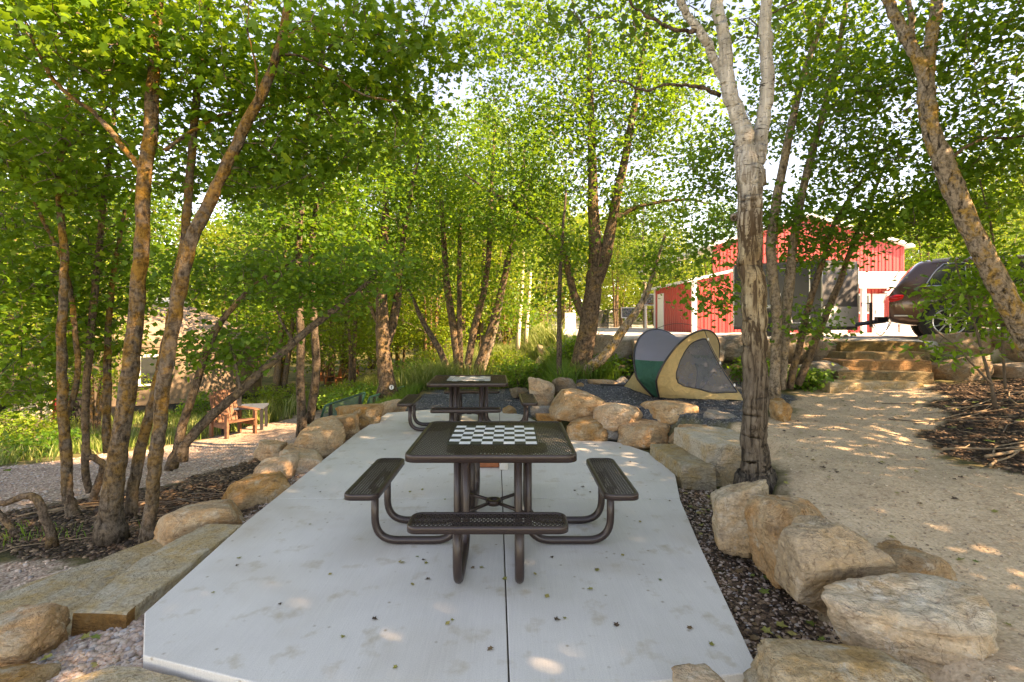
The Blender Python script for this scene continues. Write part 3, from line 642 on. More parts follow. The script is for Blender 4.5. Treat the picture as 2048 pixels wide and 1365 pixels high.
def make_table(loc, label):
    t = empty('picnic_table', loc, 0, label, 'picnic table', 'chess picnic tables')
    T = Matrix.Translation((0, 0, .765)); top = rim(1.17, 1.17, .085, .052, T, 'table_top', t); lattice(1.13, 1.13, T, top)
    cb = MB(); s = .65 / 8
    cb.box((-.335, -.285, .7612), (.335, .385, .7634), 0)
    for i in range(8):
        for j in range(8):
            x, y = -.325 + i * s, -.275 + j * s
            cb.add([(x, y, .7644), (x + s, y, .7644), (x + s, y + s, .7644), (x, y + s, .7644)], [(0, 1, 2, 3)], 1 if (i + j) % 2 else 0)
    cb.build('chessboard', [M['board_black'], M['board_white']], top)
    for k in range(4):
        Rz = Matrix.Rotation(k * math.pi / 2, 4, 'Z')
        Ts = Rz @ Matrix.Translation((0, -.905, .465)); st = rim(.955, .245, .065, .042, Ts, 'seat', t); lattice(.915, .205, Ts, st, c=.035)
        for sx in (-.19, .19):
            path = fillet([(sx, -.875, .425), (sx, -.875, .031), (sx, -.262, .031), (sx, -.262, .72)], .17, 9)
            MB().tube([Rz @ p for p in path], .0285, 12).build('leg', M['brown'], t, True)
        MB().tube([Rz @ Vector(p) for p in ((-.22, -.905, .43), (.22, -.905, .43))], .016, 6).build('seat_bracket', M['brown'], t)
        MB().tube([Rz @ Vector(p) for p in ((-.21, -.225, .245), (-.04, -.04, .25))], .014, 8).build('brace', M['brown'], t, True)
        MB().box((-.2, -.29, .708), (.2, -.235, .727), 0, Rz).build('top_bracket', M['brown'], t)
    hub = []; fs = []; prof = [(.03, .225), (.03, .268), (.058, .268), (.066, .255), (.045, .235), (.045, .225)]
    for r_, z in prof: hub += [(r_ * math.cos(2 * math.pi * k / 20), r_ * math.sin(2 * math.pi * k / 20), z) for k in range(20)]
    fs = [[i * 20 + k, i * 20 + (k + 1) % 20, ((i + 1) % 6) * 20 + (k + 1) % 20, ((i + 1) % 6) * 20 + k] for i in range(6) for k in range(20)]
    mesh_np('umbrella_ring', hub, fs, M['brown'], t, True)
    return t
t1 = make_table((-.143, 3.98, 0), 'nearer dark brown mesh picnic table with chessboard top and four benches')
t2 = copy_tree(t1); t2.location = (-.66, 7.86, 0); t2.rotation_euler = (0, 0, R(2)); t2['label'] = 'farther dark brown mesh picnic table at the back of the patio'
# terracotta block and pale block standing behind the near table
def block(name, lo, hi, m, label, cat, bv=.008):
    c = ((lo[0] + hi[0]) / 2, (lo[1] + hi[1]) / 2, lo[2]); o = MB().box((lo[0] - c[0], lo[1] - c[1], 0), (hi[0] - c[0], hi[1] - c[1], hi[2] - lo[2])).build(name, M[m], None, bevel=bv)
    o.location = c; return tag(o, label, cat)
block('terracotta_block', (-.45, 5.75, .002), (-.145, 5.98, .10), 'terracotta', 'reddish terracotta block on the patio behind the near table', 'block', .014)
block('concrete_block', (-.138, 5.66, .002), (-.04, 5.96, .11), 'concrete', 'small pale concrete block beside the terracotta block', 'block')

# ------------------------------------------------------------------ pop-up tent
def net_mat(name, col, alpha):
    m, nt, nd, lk, bs = mat(name); bs.inputs['Base Color'].default_value = (*col, 1); bs.inputs['Roughness'].default_value = .8
    tr = nd.new('ShaderNodeBsdfTransparent'); ms = nd.new('ShaderNodeMixShader'); n = noise_node(nd, lk, 6, 3)
    mr = nd.new('ShaderNodeMapRange'); mr.inputs[3].default_value = alpha - .04; mr.inputs[4].default_value = alpha + .04; lk.new(n.outputs[0], mr.inputs[0])
    lk.new(mr.outputs[0], ms.inputs[0]); lk.new(tr.outputs[0], ms.inputs[1]); lk.new(bs.outputs[0], ms.inputs[2]); lk.new(ms.outputs[0], nd['Material Output'].inputs[0]); return m
M['net'] = net_mat('tent_netting', (.13, .14, .17), .66)
M['net_blue'] = net_mat('blue_tent_netting', (.15, .18, .26), .66)
def cloth(name, col):
    m, nt, nd, lk, bs = mat(name); n = noise_node(nd, lk, 8, 5, .6, dist=1.5); r = ramp(nd, [(.3, tuple(c * .82 for c in col)), (.7, tuple(c * 1.1 for c in col))]); lk.new(n.outputs[0], r.inputs[0]); lk.new(r.outputs[0], bs.inputs['Base Color'])
    bs.inputs['Roughness'].default_value = .7; bs.inputs['Specular IOR Level'].default_value = .3; bump(nd, lk, bs, n.outputs[0], .9, .04)
    tr = nd.new('ShaderNodeBsdfTranslucent'); lk.new(r.outputs[0], tr.inputs[0]); ms = nd.new('ShaderNodeMixShader'); ms.inputs[0].default_value = .25
    lk.new(bs.outputs[0], ms.inputs[1]); lk.new(tr.outputs[0], ms.inputs[2]); lk.new(ms.outputs[0], nd['Material Output'].inputs[0]); return m
M['tent_tan'] = cloth('tan_tent_nylon', (.60, .44, .22)); M['tent_green'] = cloth('green_tent_nylon', (.012, .10, .07))
def make_tent():
    zc = hz(2.7, 8.2) + .012
    cen = Vector((2.73, 8.35, zc)); ax = Vector((.70, -.714, 0)); pp = Vector((-.714, -.70, 0))
    t = empty('pop_up_tent', cen, 0, 'tan and green pop-up tent with netting windows on the grey gravel', 'tent')
    Hh = 1.035
    def hoop(s, side):                      # s 0..1 front-mid ground -> top -> back-mid ground
        th = R(-24) + s * R(228); w = 1.0 * math.cos(th); hgt = (math.sin(th) + math.sin(R(24))) / (1 + math.sin(R(24)))
        hgt = max(hgt, 0) * Hh
        if s < .04 or s > .96: pass
        w *= .78 + .22 * min(1, hgt / .3)
        return pp * w + ax * (side * (.05 + .38 * hgt / Hh)) + Vector((0, 0, hgt))
    N = 44; S = [i / N for i in range(N + 1)]
    EL, ER = -ax * 1.08 + pp * -.05, ax * 1.08 + pp * .02
    def base(s, side):
        a = hoop(0, side); b = hoop(1, side); e = ER if side > 0 else EL; q = 1 - abs(2 * s - 1); 
        q = q ** .8
        return (a if s <= .5 else b).lerp(e, q)
    def grid(fn, nr, sel, name, m, sm=True):
        vs = [fn(s, j / nr) for s in S for j in range(nr + 1)]
        fs = [[i * (nr + 1) + j, (i + 1) * (nr + 1) + j, (i + 1) * (nr + 1) + j + 1, i * (nr + 1) + j + 1] for i in range(N) for j in range(nr) if sel((i + .5) / N, (j + .5) / nr)]
        us, iv = np.unique(np.array(fs), return_inverse=True); vs = np.array([tuple(v) for v in vs])[us]
        return mesh_np(name, vs, iv.reshape(-1, 4), M[m], t, sm)
    def mid(s, r_):                          # panel between the two hoops
        a, b = hoop(s, -1), hoop(s, 1); p = a.lerp(b, r_); sag = 4 * r_ * (1 - r_)
        top = max(0, p.z - .55) / .5
        p.z -= sag * .12 * top; p += pp * (-.04 * sag * (1 if s < .5 else -1)); return p
    hcut = .56
    grid(mid, 16, lambda s, r_: mid(s, r_).z < hcut and s < .5, 'green_side_panel', 'tent_green'); grid(mid, 16, lambda s, r_: mid(s, r_).z < hcut and s > .5, 'green_side_panel', 'tent_green')
    grid(mid, 16, lambda s, r_: mid(s, r_).z >= hcut, 'netting_roof', 'net_blue')
    def end(side):
        def fn(s, r_):
            p = hoop(s, side).lerp(base(s, side), r_); sag = 4 * r_ * (1 - r_)
            return p - ax * side * .07 * sag * math.sin(math.pi * s) + Vector((0, 0, .012 * noise.noise(p * 5)))
        return fn
    # door: D shape in (s, r)
    def inD(s, r_):
        if s > .485 or s < .10: return False
        x = (.485 - s) / .32; y = (r_ - .13) / .76
        if not 0 <= y <= 1: return False
        return x < .28 + .72 * math.sin(math.pi * min(1, y * .9 + .02)) ** .7 * (1 - .15 * y) and x < 1.15
    N = 90; S = [i / N for i in range(N + 1)]
    grid(end(1), 48, lambda s, r_: not inD(s, r_), 'tan_end_panel', 'tent_tan')
    dr = grid(end(1), 48, inD, 'netting_door', 'net')
    # trim round the door
    bm = bmesh.new(); bm.from_mesh(dr.data); bm.verts.ensure_lookup_table()
    be = [e for e in bm.edges if len(e.link_faces) == 1]; adj = {}
    for e_ in be:
        for a, b in ((e_.verts[0], e_.verts[1]), (e_.verts[1], e_.verts[0])): adj.setdefault(a.index, []).append(b.index)
    st = min(adj); loop = [st]; prev = None; cur = st
    while True:
        nx = [q for q in adj[cur] if q != prev]
        if not nx: break
        prev, cur = cur, nx[0]
        if cur == st or len(loop) > 2000: break
        loop.append(cur)
    pts = [bm.verts[i].co.copy() for i in loop]; bm.free(); L = len(pts)
    for _ in range(3): pts = [(pts[i - 1] + pts[i] * 2 + pts[(i + 1) % L]) / 4 for i in range(L)]
    MB().tube(pts[::2] + [pts[0]], .011, 5).build('door_trim', M['black'], dr)
    N = 44; S = [i / N for i in range(N + 1)]
    grid(end(-1), 14, lambda s, r_: True, 'tan_tail_panel', 'tent_tan')
    for sd_ in (-1, 1):
        MB().tube([hoop(i / 60, sd_) for i in range(61)], .016, 8).build('hoop', M['black'], t, True)
        q = end(sd_); MB().tube([q(.5, k / 10) + Vector((0, 0, .006)) for k in range(11)], .006, 5).build('ridge_seam', M['black'], t)
    a, b = hoop(.5, -1), hoop(.5, 1)
    MB().tube([a.lerp(b, k / 12) + Vector((0, 0, .10 * 4 * (k / 12) * (1 - k / 12))) for k in range(13)], .005, 5).build('top_cord', M['black'], t)
    for k in (.15, .5, .8):
        p = end(1)(.5, k); MB().box((-.012, -.006, -.02), (.012, .006, .02), 0, Matrix.Translation(p + Vector((0, -.01, .01)))).build('toggle', M['board_white'], t)
    MB().tube([EL + Vector((0, 0, .02)), EL - ax * .22 - pp * -.05 + Vector((0, 0, .008)), EL - ax * .42 + pp * .12 + Vector((0, 0, .006))], .018, 6).build('strap', M['black'], t)
make_tent()

# ------------------------------------------------------------------ red barn
M['red'] = simple('red_steel_siding', (.47, .052, .05), .45, var=.06, scale=1.5)
M['white_metal'] = simple('white_steel', (.74, .74, .74), .4, var=.04)
M['roof_metal'] = simple('white_metal_roof', (.62, .63, .64), .4, var=.05)
def make_barn():
    b = empty('red_barn', (12, 21, 1.1), 0, 'red metal-sided barn with white trim beyond the parking area', 'barn')
    O = Vector((12, 21, 1.1))
    def part(name, m, mb, parent=b, **k): 
        mb.v = [tuple(Vector(v) - O) for v in mb.v]; return mb.build(name, M[m], parent, **k)
    def gz(x): return 4.75 + (5.95 - 4.75) * (1 - abs(x - 12.35) / 4.0)
    def panel(x0, x1, zt0, zt1, y, zb=1.1):
        w = x1 - x0; mb = MB()
        mb.add([(x0, y, zb), (x1, y, zb), (x1, y, zt1), (x0, y, zt0)], [(0, 1, 2, 3)])
        for xx in (x0 + .012, x0 + w * .5):       # raised ribs of the sheet
            rw = .03 if xx < x0 + .02 else .018; d = .028 if xx < x0 + .02 else .014; z1 = zt0 + (zt1 - zt0) * ((xx - x0) / w)
            mb.add([(xx, y, zb), (xx + .008, y - d, zb), (xx + rw - .008, y - d, zb), (xx + rw, y, zb), (xx, y, z1), (xx + .008, y - d, z1), (xx + rw - .008, y - d, z1), (xx + rw, y, z1)], [(0, 1, 5, 4), (1, 2, 6, 5), (2, 3, 7, 6)])
        part('siding_panel', 'red', mb)
    x = 7.6                                            # left aisle front
    while x < 8.95: panel(x, min(x + .3, 8.95), 3.30 + (x - 7.6) * .22, 3.30 + (min(x + .3, 8.95) - 7.6) * .22, 21.0); x += .3
    x = 8.35
    while x < 16.35:
        x1 = min(x + .3, 16.35); panel(x, x1, gz(x), gz(x1), 21.25, 1.1); x += .3
    for y0 in np.arange(21.0, 26.4, .3):               # left side wall in the shade
        mb = MB(); zt = 3.30
        mb.add([(7.43, y0, 1.05), (7.43, y0 + .3, 1.05), (7.43, y0 + .3, zt), (7.43, y0, zt)], [(0, 1, 2, 3)])
        mb.add([(7.43, y0, 1.05), (7.405, y0 + .01, 1.05), (7.405, y0 + .03, 1.05), (7.43, y0 + .04, 1.05), (7.43, y0, zt), (7.405, y0 + .01, zt), (7.405, y0 + .03, zt), (7.43, y0 + .04, zt)], [(0, 1, 5, 4), (1, 2, 6, 5), (2, 3, 7, 6)])
        part('siding_panel', 'red', mb)
    part('corner_trim', 'white_metal', MB().box((7.40, 20.95, 1.05), (7.60, 21.06, 3.3)))
    part('corner_trim', 'white_metal', MB().box((7.39, 26.4, 1.05), (7.46, 26.6, 3.3)))
    part('side_door', 'white_metal', MB().box((7.385, 24.9, 1.05), (7.42, 25.9, 3.0)))
    th = .1
    part('aisle_roof', 'roof_metal', MB().add([(7.2, 20.8, 3.24), (9.0, 20.8, 3.64), (9.0, 26.8, 3.64), (7.2, 26.8, 3.24), (7.2, 20.8, 3.36), (9.0, 20.8, 3.76), (9.0, 26.8, 3.76), (7.2, 26.8, 3.36)], [(0, 3, 2, 1), (4, 5, 6, 7), (0, 1, 5, 4), (1, 2, 6, 5), (2, 3, 7, 6), (3, 0, 4, 7)]))
    for s in (-1, 1):
        xa, xb = 12.35, 12.35 + s * 4.25; za, zb = gz(12.35) + .02, gz(xb) + .02
        mb = MB().add([(xa, 21.0, za), (xb, 21.0, zb), (xb, 33, zb), (xa, 33, za), (xa, 21.0, za + .12), (xb, 21.0, zb + .12), (xb, 33, zb + .12), (xa, 33, za + .12)], [(0, 1, 2, 3), (4, 5, 6, 7), (0, 1, 5, 4), (1, 2, 6, 5), (2, 3, 7, 6)])
        part('roof', 'roof_metal', mb)
    # right front: awning, door, window
    part('awning_roof', 'roof_metal', MB().add([(13.75, 20.2, 2.95), (19, 20.2, 2.95), (19, 21.2, 3.62), (13.75, 21.2, 3.62), (13.75, 20.2, 3.1), (19, 20.2, 3.1), (19, 21.2, 3.7), (13.75, 21.2, 3.7)], [(0, 1, 2, 3), (4, 5, 6, 7), (0, 1, 5, 4), (3, 0, 4, 7), (1, 2, 6, 5)]))
    part('awning_post', 'white_metal', MB().box((13.95, 20.3, 1.05), (14.12, 20.44, 2.96)))
    d = part('entry_door', 'white_paint', MB().box((14.95, 21.13, 1.08), (16.0, 21.2, 2.78)), bevel=.01)
    part('handle', 'steel', MB().box((15.05, 21.08, 1.95), (15.1, 21.125, 2.1)), d)
    part('wall_base', 'white_metal', MB().box((13.2, 21.14, 1.05), (13.9, 21.21, 1.5)))
    w = part('window', 'white_paint', MB().box((14.25, 21.12, 1.95), (14.85, 21.21, 2.78)))
    part('pane', 'glass', MB().box((14.33, 21.105, 2.03), (14.77, 21.117, 2.70)), w)
    part('garage_door', 'white_paint', MB().box((16.1, 21.12, 1.08), (18.6, 21.22, 2.78)))
    part('wall_lamp', 'steel', MB().box((15.35, 21.0, 2.80), (15.75, 21.12, 2.88)))
make_barn()

# ------------------------------------------------------------------ cargo trailer
M['trailer'] = simple('charcoal_aluminium', (.035, .04, .045), .3, .3, .1, 3)
M['trailer_grey'] = simple('grey_aluminium', (.10, .10, .105), .5, .2, .15, 2)
def tread():
    m, nt, nd, lk, bs = mat('diamond_plate'); v = nd.new('ShaderNodeTexVoronoi'); v.inputs['Scale'].default_value = 30; t = nd.new('ShaderNodeTexCoord'); lk.new(t.outputs['Object'], v.inputs[0])
    bs.inputs['Base Color'].default_value = (.55, .55, .56, 1); bs.inputs['Metallic'].default_value = .6; bs.inputs['Roughness'].default_value = .5; bump(nd, lk, bs, v.outputs['Distance'], .5, .01); return m
M['tread'] = tread()
def make_trailer():
    a = R(33); T = Vector((8.2, 12.1, 1.25)); t = empty('cargo_trailer', T, 0, 'small black enclosed cargo trailer with wedge nose hitched to the car', 'trailer')
    re = Vector((-math.cos(a), math.sin(a), 0)); nr = Vector((-math.sin(a), -math.cos(a), 0)); up = Vector((0, 0, 1))
    def q(l, w, z): return re * l + nr * w + up * z
    VN, W, L, z0, z1 = .7, .8, 1.9, .26, 1.76
    rt = .05
    c = [(.0, 0), (VN, W), (VN + L, W), (VN + L, -W), (VN, -W)]
    def pan(name, i, j, m, za=z0, zb=z1, off=0.0, lo=0, hi=1):
        (l0, w0), (l1, w1) = c[i], c[j]; p0, p1 = Vector((l0, w0)), Vector((l1, w1)); A, B = p0.lerp(p1, lo), p0.lerp(p1, hi)
        n = Vector(((p1 - p0).y, -(p1 - p0).x)).normalized() * (-1); A2, B2 = A + n * (off + .012), B + n * (off + .012); A1, B1 = A + n * off, B + n * off
        vs = [q(p.x, p.y, z) for z in (za, zb) for p in (A1, B1, B2, A2)]
        return MB().add(vs, [(0, 1, 2, 3), (4, 5, 6, 7), (0, 1, 5, 4), (1, 2, 6, 5), (2, 3, 7, 6), (3, 0, 4, 7)]).build(name, M[m], t)
    for i in range(5): pan('body_panel', i, (i + 1) % 5, 'trailer_grey' if i in (0, 4) else 'trailer')
    pan('stone_guard', 0, 1, 'tread', z0 + .02, z0 + .48, .013, .02, .98); pan('stone_guard', 4, 0, 'tread', z0 + .02, z0 + .48, .013, .02, .98)
    n = len(c); vs = [q(l, w, z) for z in (z1, z1 + .06) for l, w in c]; MB().add(vs, [tuple(range(n)), tuple(range(n, 2 * n))] + [(i, (i + 1) % n, n + (i + 1) % n, n + i) for i in range(n)]).build('roof', M['trailer_grey'], t)
    for k, (l, w) in enumerate(c): MB().tube([q(l, w, z0), q(l, w, z1)], .022, 8).build('corner_trim', M['steel'], t)
    vs = [q(l, w, z) for z in (z0 - .07, z0) for l, w in c]; MB().add(vs, [tuple(range(n)), tuple(range(n, 2 * n))] + [(i, (i + 1) % n, n + (i + 1) % n, n + i) for i in range(n)]).build('floor_frame', M['black'], t)
    dz0, dz1, la, lb = z0 + .1, z1 - .1, VN + .25, VN + .95
    d = MB(); 
    d.add([q(l, W + o, z) for z in (dz0, dz1) for l, o in ((la, .014), (lb, .014), (lb, .03), (la, .03))], [(0, 1, 2, 3), (4, 5, 6, 7), (0, 1, 5, 4), (1, 2, 6, 5), (2, 3, 7, 6), (3, 0, 4, 7)])
    d = d.build('side_door', M['trailer'], t)
    MB().tube([q(la, W + .03, dz0), q(la, W + .03, dz1), q(lb, W + .03, dz1), q(lb, W + .03, dz0), q(la, W + .03, dz0)], .016, 5).build('door_frame', M['steel'], d)
    MB().box((-.02, -.02, -.06), (.02, .02, .06), 0, Matrix.Translation(q(lb - .08, W + .05, (dz0 + dz1) / 2))).build('latch', M['steel'], d)
    for s in (-1, 1):
        ctr = q(VN + 1.05, s * (W + .1), .0); MB().tube([ctr + up * .33 - nr * s * .09, ctr + up * .33 + nr * s * .09], .33, 24).build('wheel', M['rubber'], t)
        for dl in (-.42, .42): pass
        MB().tube([q(VN + 1.05 + .42 * math.cos(x), s * (W + .1), .33 + .42 * math.sin(x)) for x in np.linspace(0, math.pi, 12)], .05, 6).build('fender', M['tread'], t)
    hp = Vector((8.66, 11.82, 1.66)) - T
    MB().tube([q(VN, .5, .24), q(.15, .08, .30), hp], .045, 4).build('tongue', M['black'], t); MB().tube([q(VN, -.5, .24), q(.15, -.08, .30), hp + Vector((-.05, 0, .01))], .045, 4).build('tongue', M['black'], t)
    j = hp + Vector((-.38, -.05, 0))
    MB().tube([j + up * -.14, j + up * .42], .032, 8).build('jack', M['black'], t); MB().tube([j + up * .40, j + up * .41 + Vector((-.22, 0, 0)), j + up * .33 + Vector((-.22, 0, 0))], .012, 6).build('crank', M['black'], t)
    MB().box((-.14, -.06, -.05), (.14, .06, .07), 0, Matrix.Translation(hp + Vector((-.08, 0, .02)))).build('coupler', M['black'], t)
    for k in range(2): MB().tube([j.lerp(hp + Vector((.1, 0, 0)), x) - up * (.34 - .06 * k) * 4 * x * (1 - x) + Vector((0, -.05 * k, 0)) for x in np.linspace(0, 1, 10)], .009, 5).build('chain', M['black'], t)
make_trailer()

# ------------------------------------------------------------------ car
def paint(name, col):
    m, nt, nd, lk, bs = mat(name); n = noise_node(nd, lk, 90, 2); r = ramp(nd, [(.35, tuple(c * .85 for c in col)), (.65, tuple(c * 1.15 for c in col))]); lk.new(n.outputs[0], r.inputs[0]); lk.new(r.outputs[0], bs.inputs['Base Color'])
    bs.inputs['Metallic'].default_value = .55; bs.inputs['Roughness'].default_value = .32; bs.inputs['Coat Weight'].default_value = .8; bs.inputs['Coat Roughness'].default_value = .05; return m
M['car'] = paint('brown_metallic_paint', (.10, .052, .038))
M['tail'] = simple('red_lens', (.55, .008, .012), .12, var=.2, scale=10)
def make_car():
    O = Vector((8.65, 11.82, 1.25)); t = empty('parked_car', O, R(-33), 'brown metallic sport utility car parked above the boulders at right', 'car')
    st = [(0.00, .48, .80, .84, .88, .80), (.03, .40, .90, .97, 1.00, .88), (.11, .36, .95, 1.03, 1.12, .94), (.30, .32, .975, 1.05, 1.40, .965), (.50, .30, .985, 1.06, 1.66, .975), (.60, .29, .985, 1.06, 1.72, .98), (.95, .28, .985, 1.06, 1.755, .98), (1.5, .27, .985, 1.05, 1.765, .985), (2.4, .27, .985, 1.04, 1.755, .985), (2.95, .27, .985, 1.04, 1.66, .985), (3.5, .27, .98, 1.03, 1.36, .975), (3.85, .27, .97, 1.04, 1.10, .965), (4.5, .28, .93, .96, .99, .90), (4.82, .34, .84, .86, .88, .80), (4.92, .45, .70, .72, .73, .66)]
    vs = []; K = 0; sec = []
    for (x, zb, wm, zbelt, zr, wl) in st:
        cab = max(0, min(1, (zr - zbelt) / .6)); rw = wm * (1 - .22 * cab)
        prof = [(0, zb), (wl * .86, zb), (wl * .97, zb + .07), (wm, zb + (zbelt - zb) * .45), (wm, zb + (zbelt - zb) * .72), (wm * .965, zbelt), (wm * .955 + (rw - wm * .955) * .55, zbelt + (zr - zbelt) * .55), (rw, zr - .10 * cab - .005), (rw * .86, zr - .03 * cab), (rw * .5, zr - .004), (0, zr)]
        full = [(-y, z) for y, z in prof] + [(y, z) for y, z in reversed(prof[1:-1])]
        sec.append(prof); K = len(full); vs += [(x, y, z) for y, z in full]
    n = len(st); fs = [[i * K + k, (i + 1) * K + k, (i + 1) * K + (k + 1) % K, i * K + (k + 1) % K] for i in range(n - 1) for k in range(K)] + [list(range(K)), list(reversed(range((n - 1) * K, n * K)))]
    body = mesh_np('body', vs, fs, M['car'], t, True); md = body.modifiers.new('s', 'SUBSURF'); md.levels = 2; md.render_levels = 2
    def side(x, f, s):         # point on the cabin side, f 0 belt .. 1 roof edge
        for i in range(n - 1):
            if st[i][0] <= x <= st[i + 1][0]:
                k = (x - st[i][0]) / (st[i + 1][0] - st[i][0]); A, B = sec[i], sec[i + 1]
                def pt(S, g):
                    a, b, c_ = S[5], S[6], S[7]; return (a[0] + (b[0] - a[0]) * g * 2, a[1] + (b[1] - a[1]) * g * 2) if g < .5 else (b[0] + (c_[0] - b[0]) * (g - .5) * 2, b[1] + (c_[1] - b[1]) * (g - .5) * 2)
                p, r_ = pt(A, f), pt(B, f); return Vector((x, s * (p[0] * (1 - k) + r_[0] * k + .006), p[1] * (1 - k) + r_[1] * k))
    for s in (-1, 1):
        for (xa, xb, sl0, sl1) in ((.62, 1.28, .32, .0), (1.36, 2.28, .0, .0), (2.36, 3.22, .0, -.28)):
            g = [[side(min(max(xa + (xb - xa) * i / 10 + sl0 * (j / 5) * (1 - i / 10) + sl1 * (j / 5) * (i / 10), .1), 4), .10 + .78 * j / 5, s) for j in range(6)] for i in range(11)]
            w = mesh_np('window', [p for r_ in g for p in r_], [[i * 6 + j, (i + 1) * 6 + j, (i + 1) * 6 + j + 1, i * 6 + j + 1] for i in range(10) for j in range(5)], M['glass'], t, True)
            ring = [g[i][0] for i in range(11)] + [g[10][j] for j in range(1, 6)] + [g[i][5] for i in range(9, -1, -1)] + [g[0][j] for j in range(4, -1, -1)]
            MB().tube(ring, .011, 4).build('window_trim', M['steel'], w)
        v, f = ico(3); l = np.sign(v) * np.abs(v) ** .7 * np.array([.16, .11, .085]); l[:, 0] += .17; l[:, 1] = l[:, 1] + s * .855; l[:, 2] += .90 + .03 * v[:, 0]
        mesh_np('tail_light', l, f, M['tail'], t, True)
        MB().box((.10, s * .93 - .03, .50), (.42, s * .93 + .03, .535)).build('bumper_strip', M['steel'], t, bevel=.01)
        MB().tube([side(.75, .99, s) + Vector((0, 0, .06)), side(1.4, 1, s) + Vector((0, 0, .07)), side(2.9, 1, s) + Vector((0, 0, .07))], .016, 6).build('roof_rail', M['steel'], t)
        for wx in (1.0, 3.98):
            c = Vector((wx, s * .90, .385)); Y = Vector((0, s, 0))
            MB().tube([c - Y * .3, c + Y * .088], .47, 32).build('wheel_arch', M['dark'], t)
            w = MB(); prof = [(.26, -.12), (.36, -.12), (.385, -.08), (.385, .08), (.365, .115), (.27, .115)]
            for k in range(40):
                for r_, o in prof: w.v.append(tuple(c + Vector((r_ * math.cos(2 * math.pi * k / 40), s * o, r_ * math.sin(2 * math.pi * k / 40)))))
            w.f = [[k * 6 + i, ((k + 1) % 40) * 6 + i, ((k + 1) % 40) * 6 + i + 1, k * 6 + i + 1] for k in range(40) for i in range(5)]; w.m = [0] * len(w.f)
            w = w.build('wheel', M['rubber'], t, True)
            ri = MB(); ri.tube([c + Vector((.262 * math.cos(x), s * .105, .262 * math.sin(x))) for x in np.linspace(0, 2 * math.pi, 41)], .016, 6, caps=False)
            for k in range(5):
                for dd in (-.16, .16):
                    a0, a1 = 2 * math.pi * k / 5, 2 * math.pi * k / 5 + dd * 1.6
                    ri.tube([c + Vector((.05 * math.cos(a0), s * .10, .05 * math.sin(a0))), c + Vector((.25 * math.cos(a1), s * .108, .25 * math.sin(a1)))], .014, 5)
            ri.tube([c + Y * .09, c + Y * .115], .06, 14); ri.build('rim', M['steel'], w)
            MB().tube([c - Y * .02, c + Y * .03], .255, 24).build('brake_disc', M['dark'], w)
    g = [[Vector((x, y, z)) for y in np.linspace(-.66 + .05 * k, .66 - .05 * k, 7)] for k, (x, z) in enumerate(((.075, 1.14), (.14, 1.30), (.22, 1.46), (.32, 1.60)))]
    mesh_np('rear_window', [p + Vector((-.012, 0, .006)) for r_ in g for p in r_], [[i * 7 + j, (i + 1) * 7 + j, (i + 1) * 7 + j + 1, i * 7 + j + 1] for i in range(3) for j in range(6)], M['glass'], t)
make_car()

# ------------------------------------------------------------------ yurt, shed, chairs, benches, far court
def make_yurt():
    c = P(343, 0, 18.6); zb = -1.32; Rr = 2.95; t = empty('yurt', (c.x, 18.6, zb), 0, 'round tan canvas yurt behind the trees at left', 'yurt')
    n = 64; vs = []; fs = []
    for z, r_ in ((.35, Rr), (.8, Rr - .015), (1.5, Rr - .02), (2.35, Rr)): vs += [(r_ * (1 + .004 * math.sin(16 * a)) * math.cos(a), r_ * (1 + .004 * math.sin(16 * a)) * math.sin(a), z) for a in np.linspace(0, 2 * math.pi, n, False)]
    fs = [[i * n + k, i * n + (k + 1) % n, (i + 1) * n + (k + 1) % n, (i + 1) * n + k] for i in range(3) for k in range(n)]
    mesh_np('canvas_wall', vs, fs, M['canvas'], t, True)
    vs = [(r_ * math.cos(a), r_ * math.sin(a), z) for z, r_ in ((2.16, Rr + .03), (2.36, Rr + .07), (3.5, .65), (3.62, .5)) for a in np.linspace(0, 2 * math.pi, n, False)]
    fs = [[i * n + k, i * n + (k + 1) % n, (i + 1) * n + (k + 1) % n, (i + 1) * n + k] for i in range(3) for k in range(n)] + [list(range(3 * n, 4 * n))]
    mesh_np('canvas_roof', vs, fs, M['canvas_roof'], t)
    MB().tube([(0, 0, 3.55), (0, 0, 3.8)], .5, 24).build('skylight', M['white_metal'], t)
    MB().tube([(0, 0, 0.0), (0, 0, .33)], Rr + .12, 48).build('platform', M['black'], t)
    d = Vector((-c.x, -18.6, 0)).normalized(); tn_ = Vector((-d.y, d.x, 0))
    m = Matrix.Translation(d * (Rr - .06) + tn_ * -.45 + Vector((0, 0, 1.45))) @ Matrix((( tn_.x, d.x, 0, 0), (tn_.y, d.y, 0, 0), (0, 0, 1, 0), (0, 0, 0, 1)))
    w = MB().box((-.4, -.02, -.48), (.4, .10, .48), 0, m).build('window', M['white_paint'], t); MB().box((-.33, .1, -.41), (.33, .112, .41), 0, m).build('pane', M['glass'], w)
    dd = MB().box((-.05, -.3, 0), (.05, .3, 1.9), 0, Matrix.Translation((-Rr - .02, -.2, .35))).build('door', M['pale_wood'], t)
make_yurt()
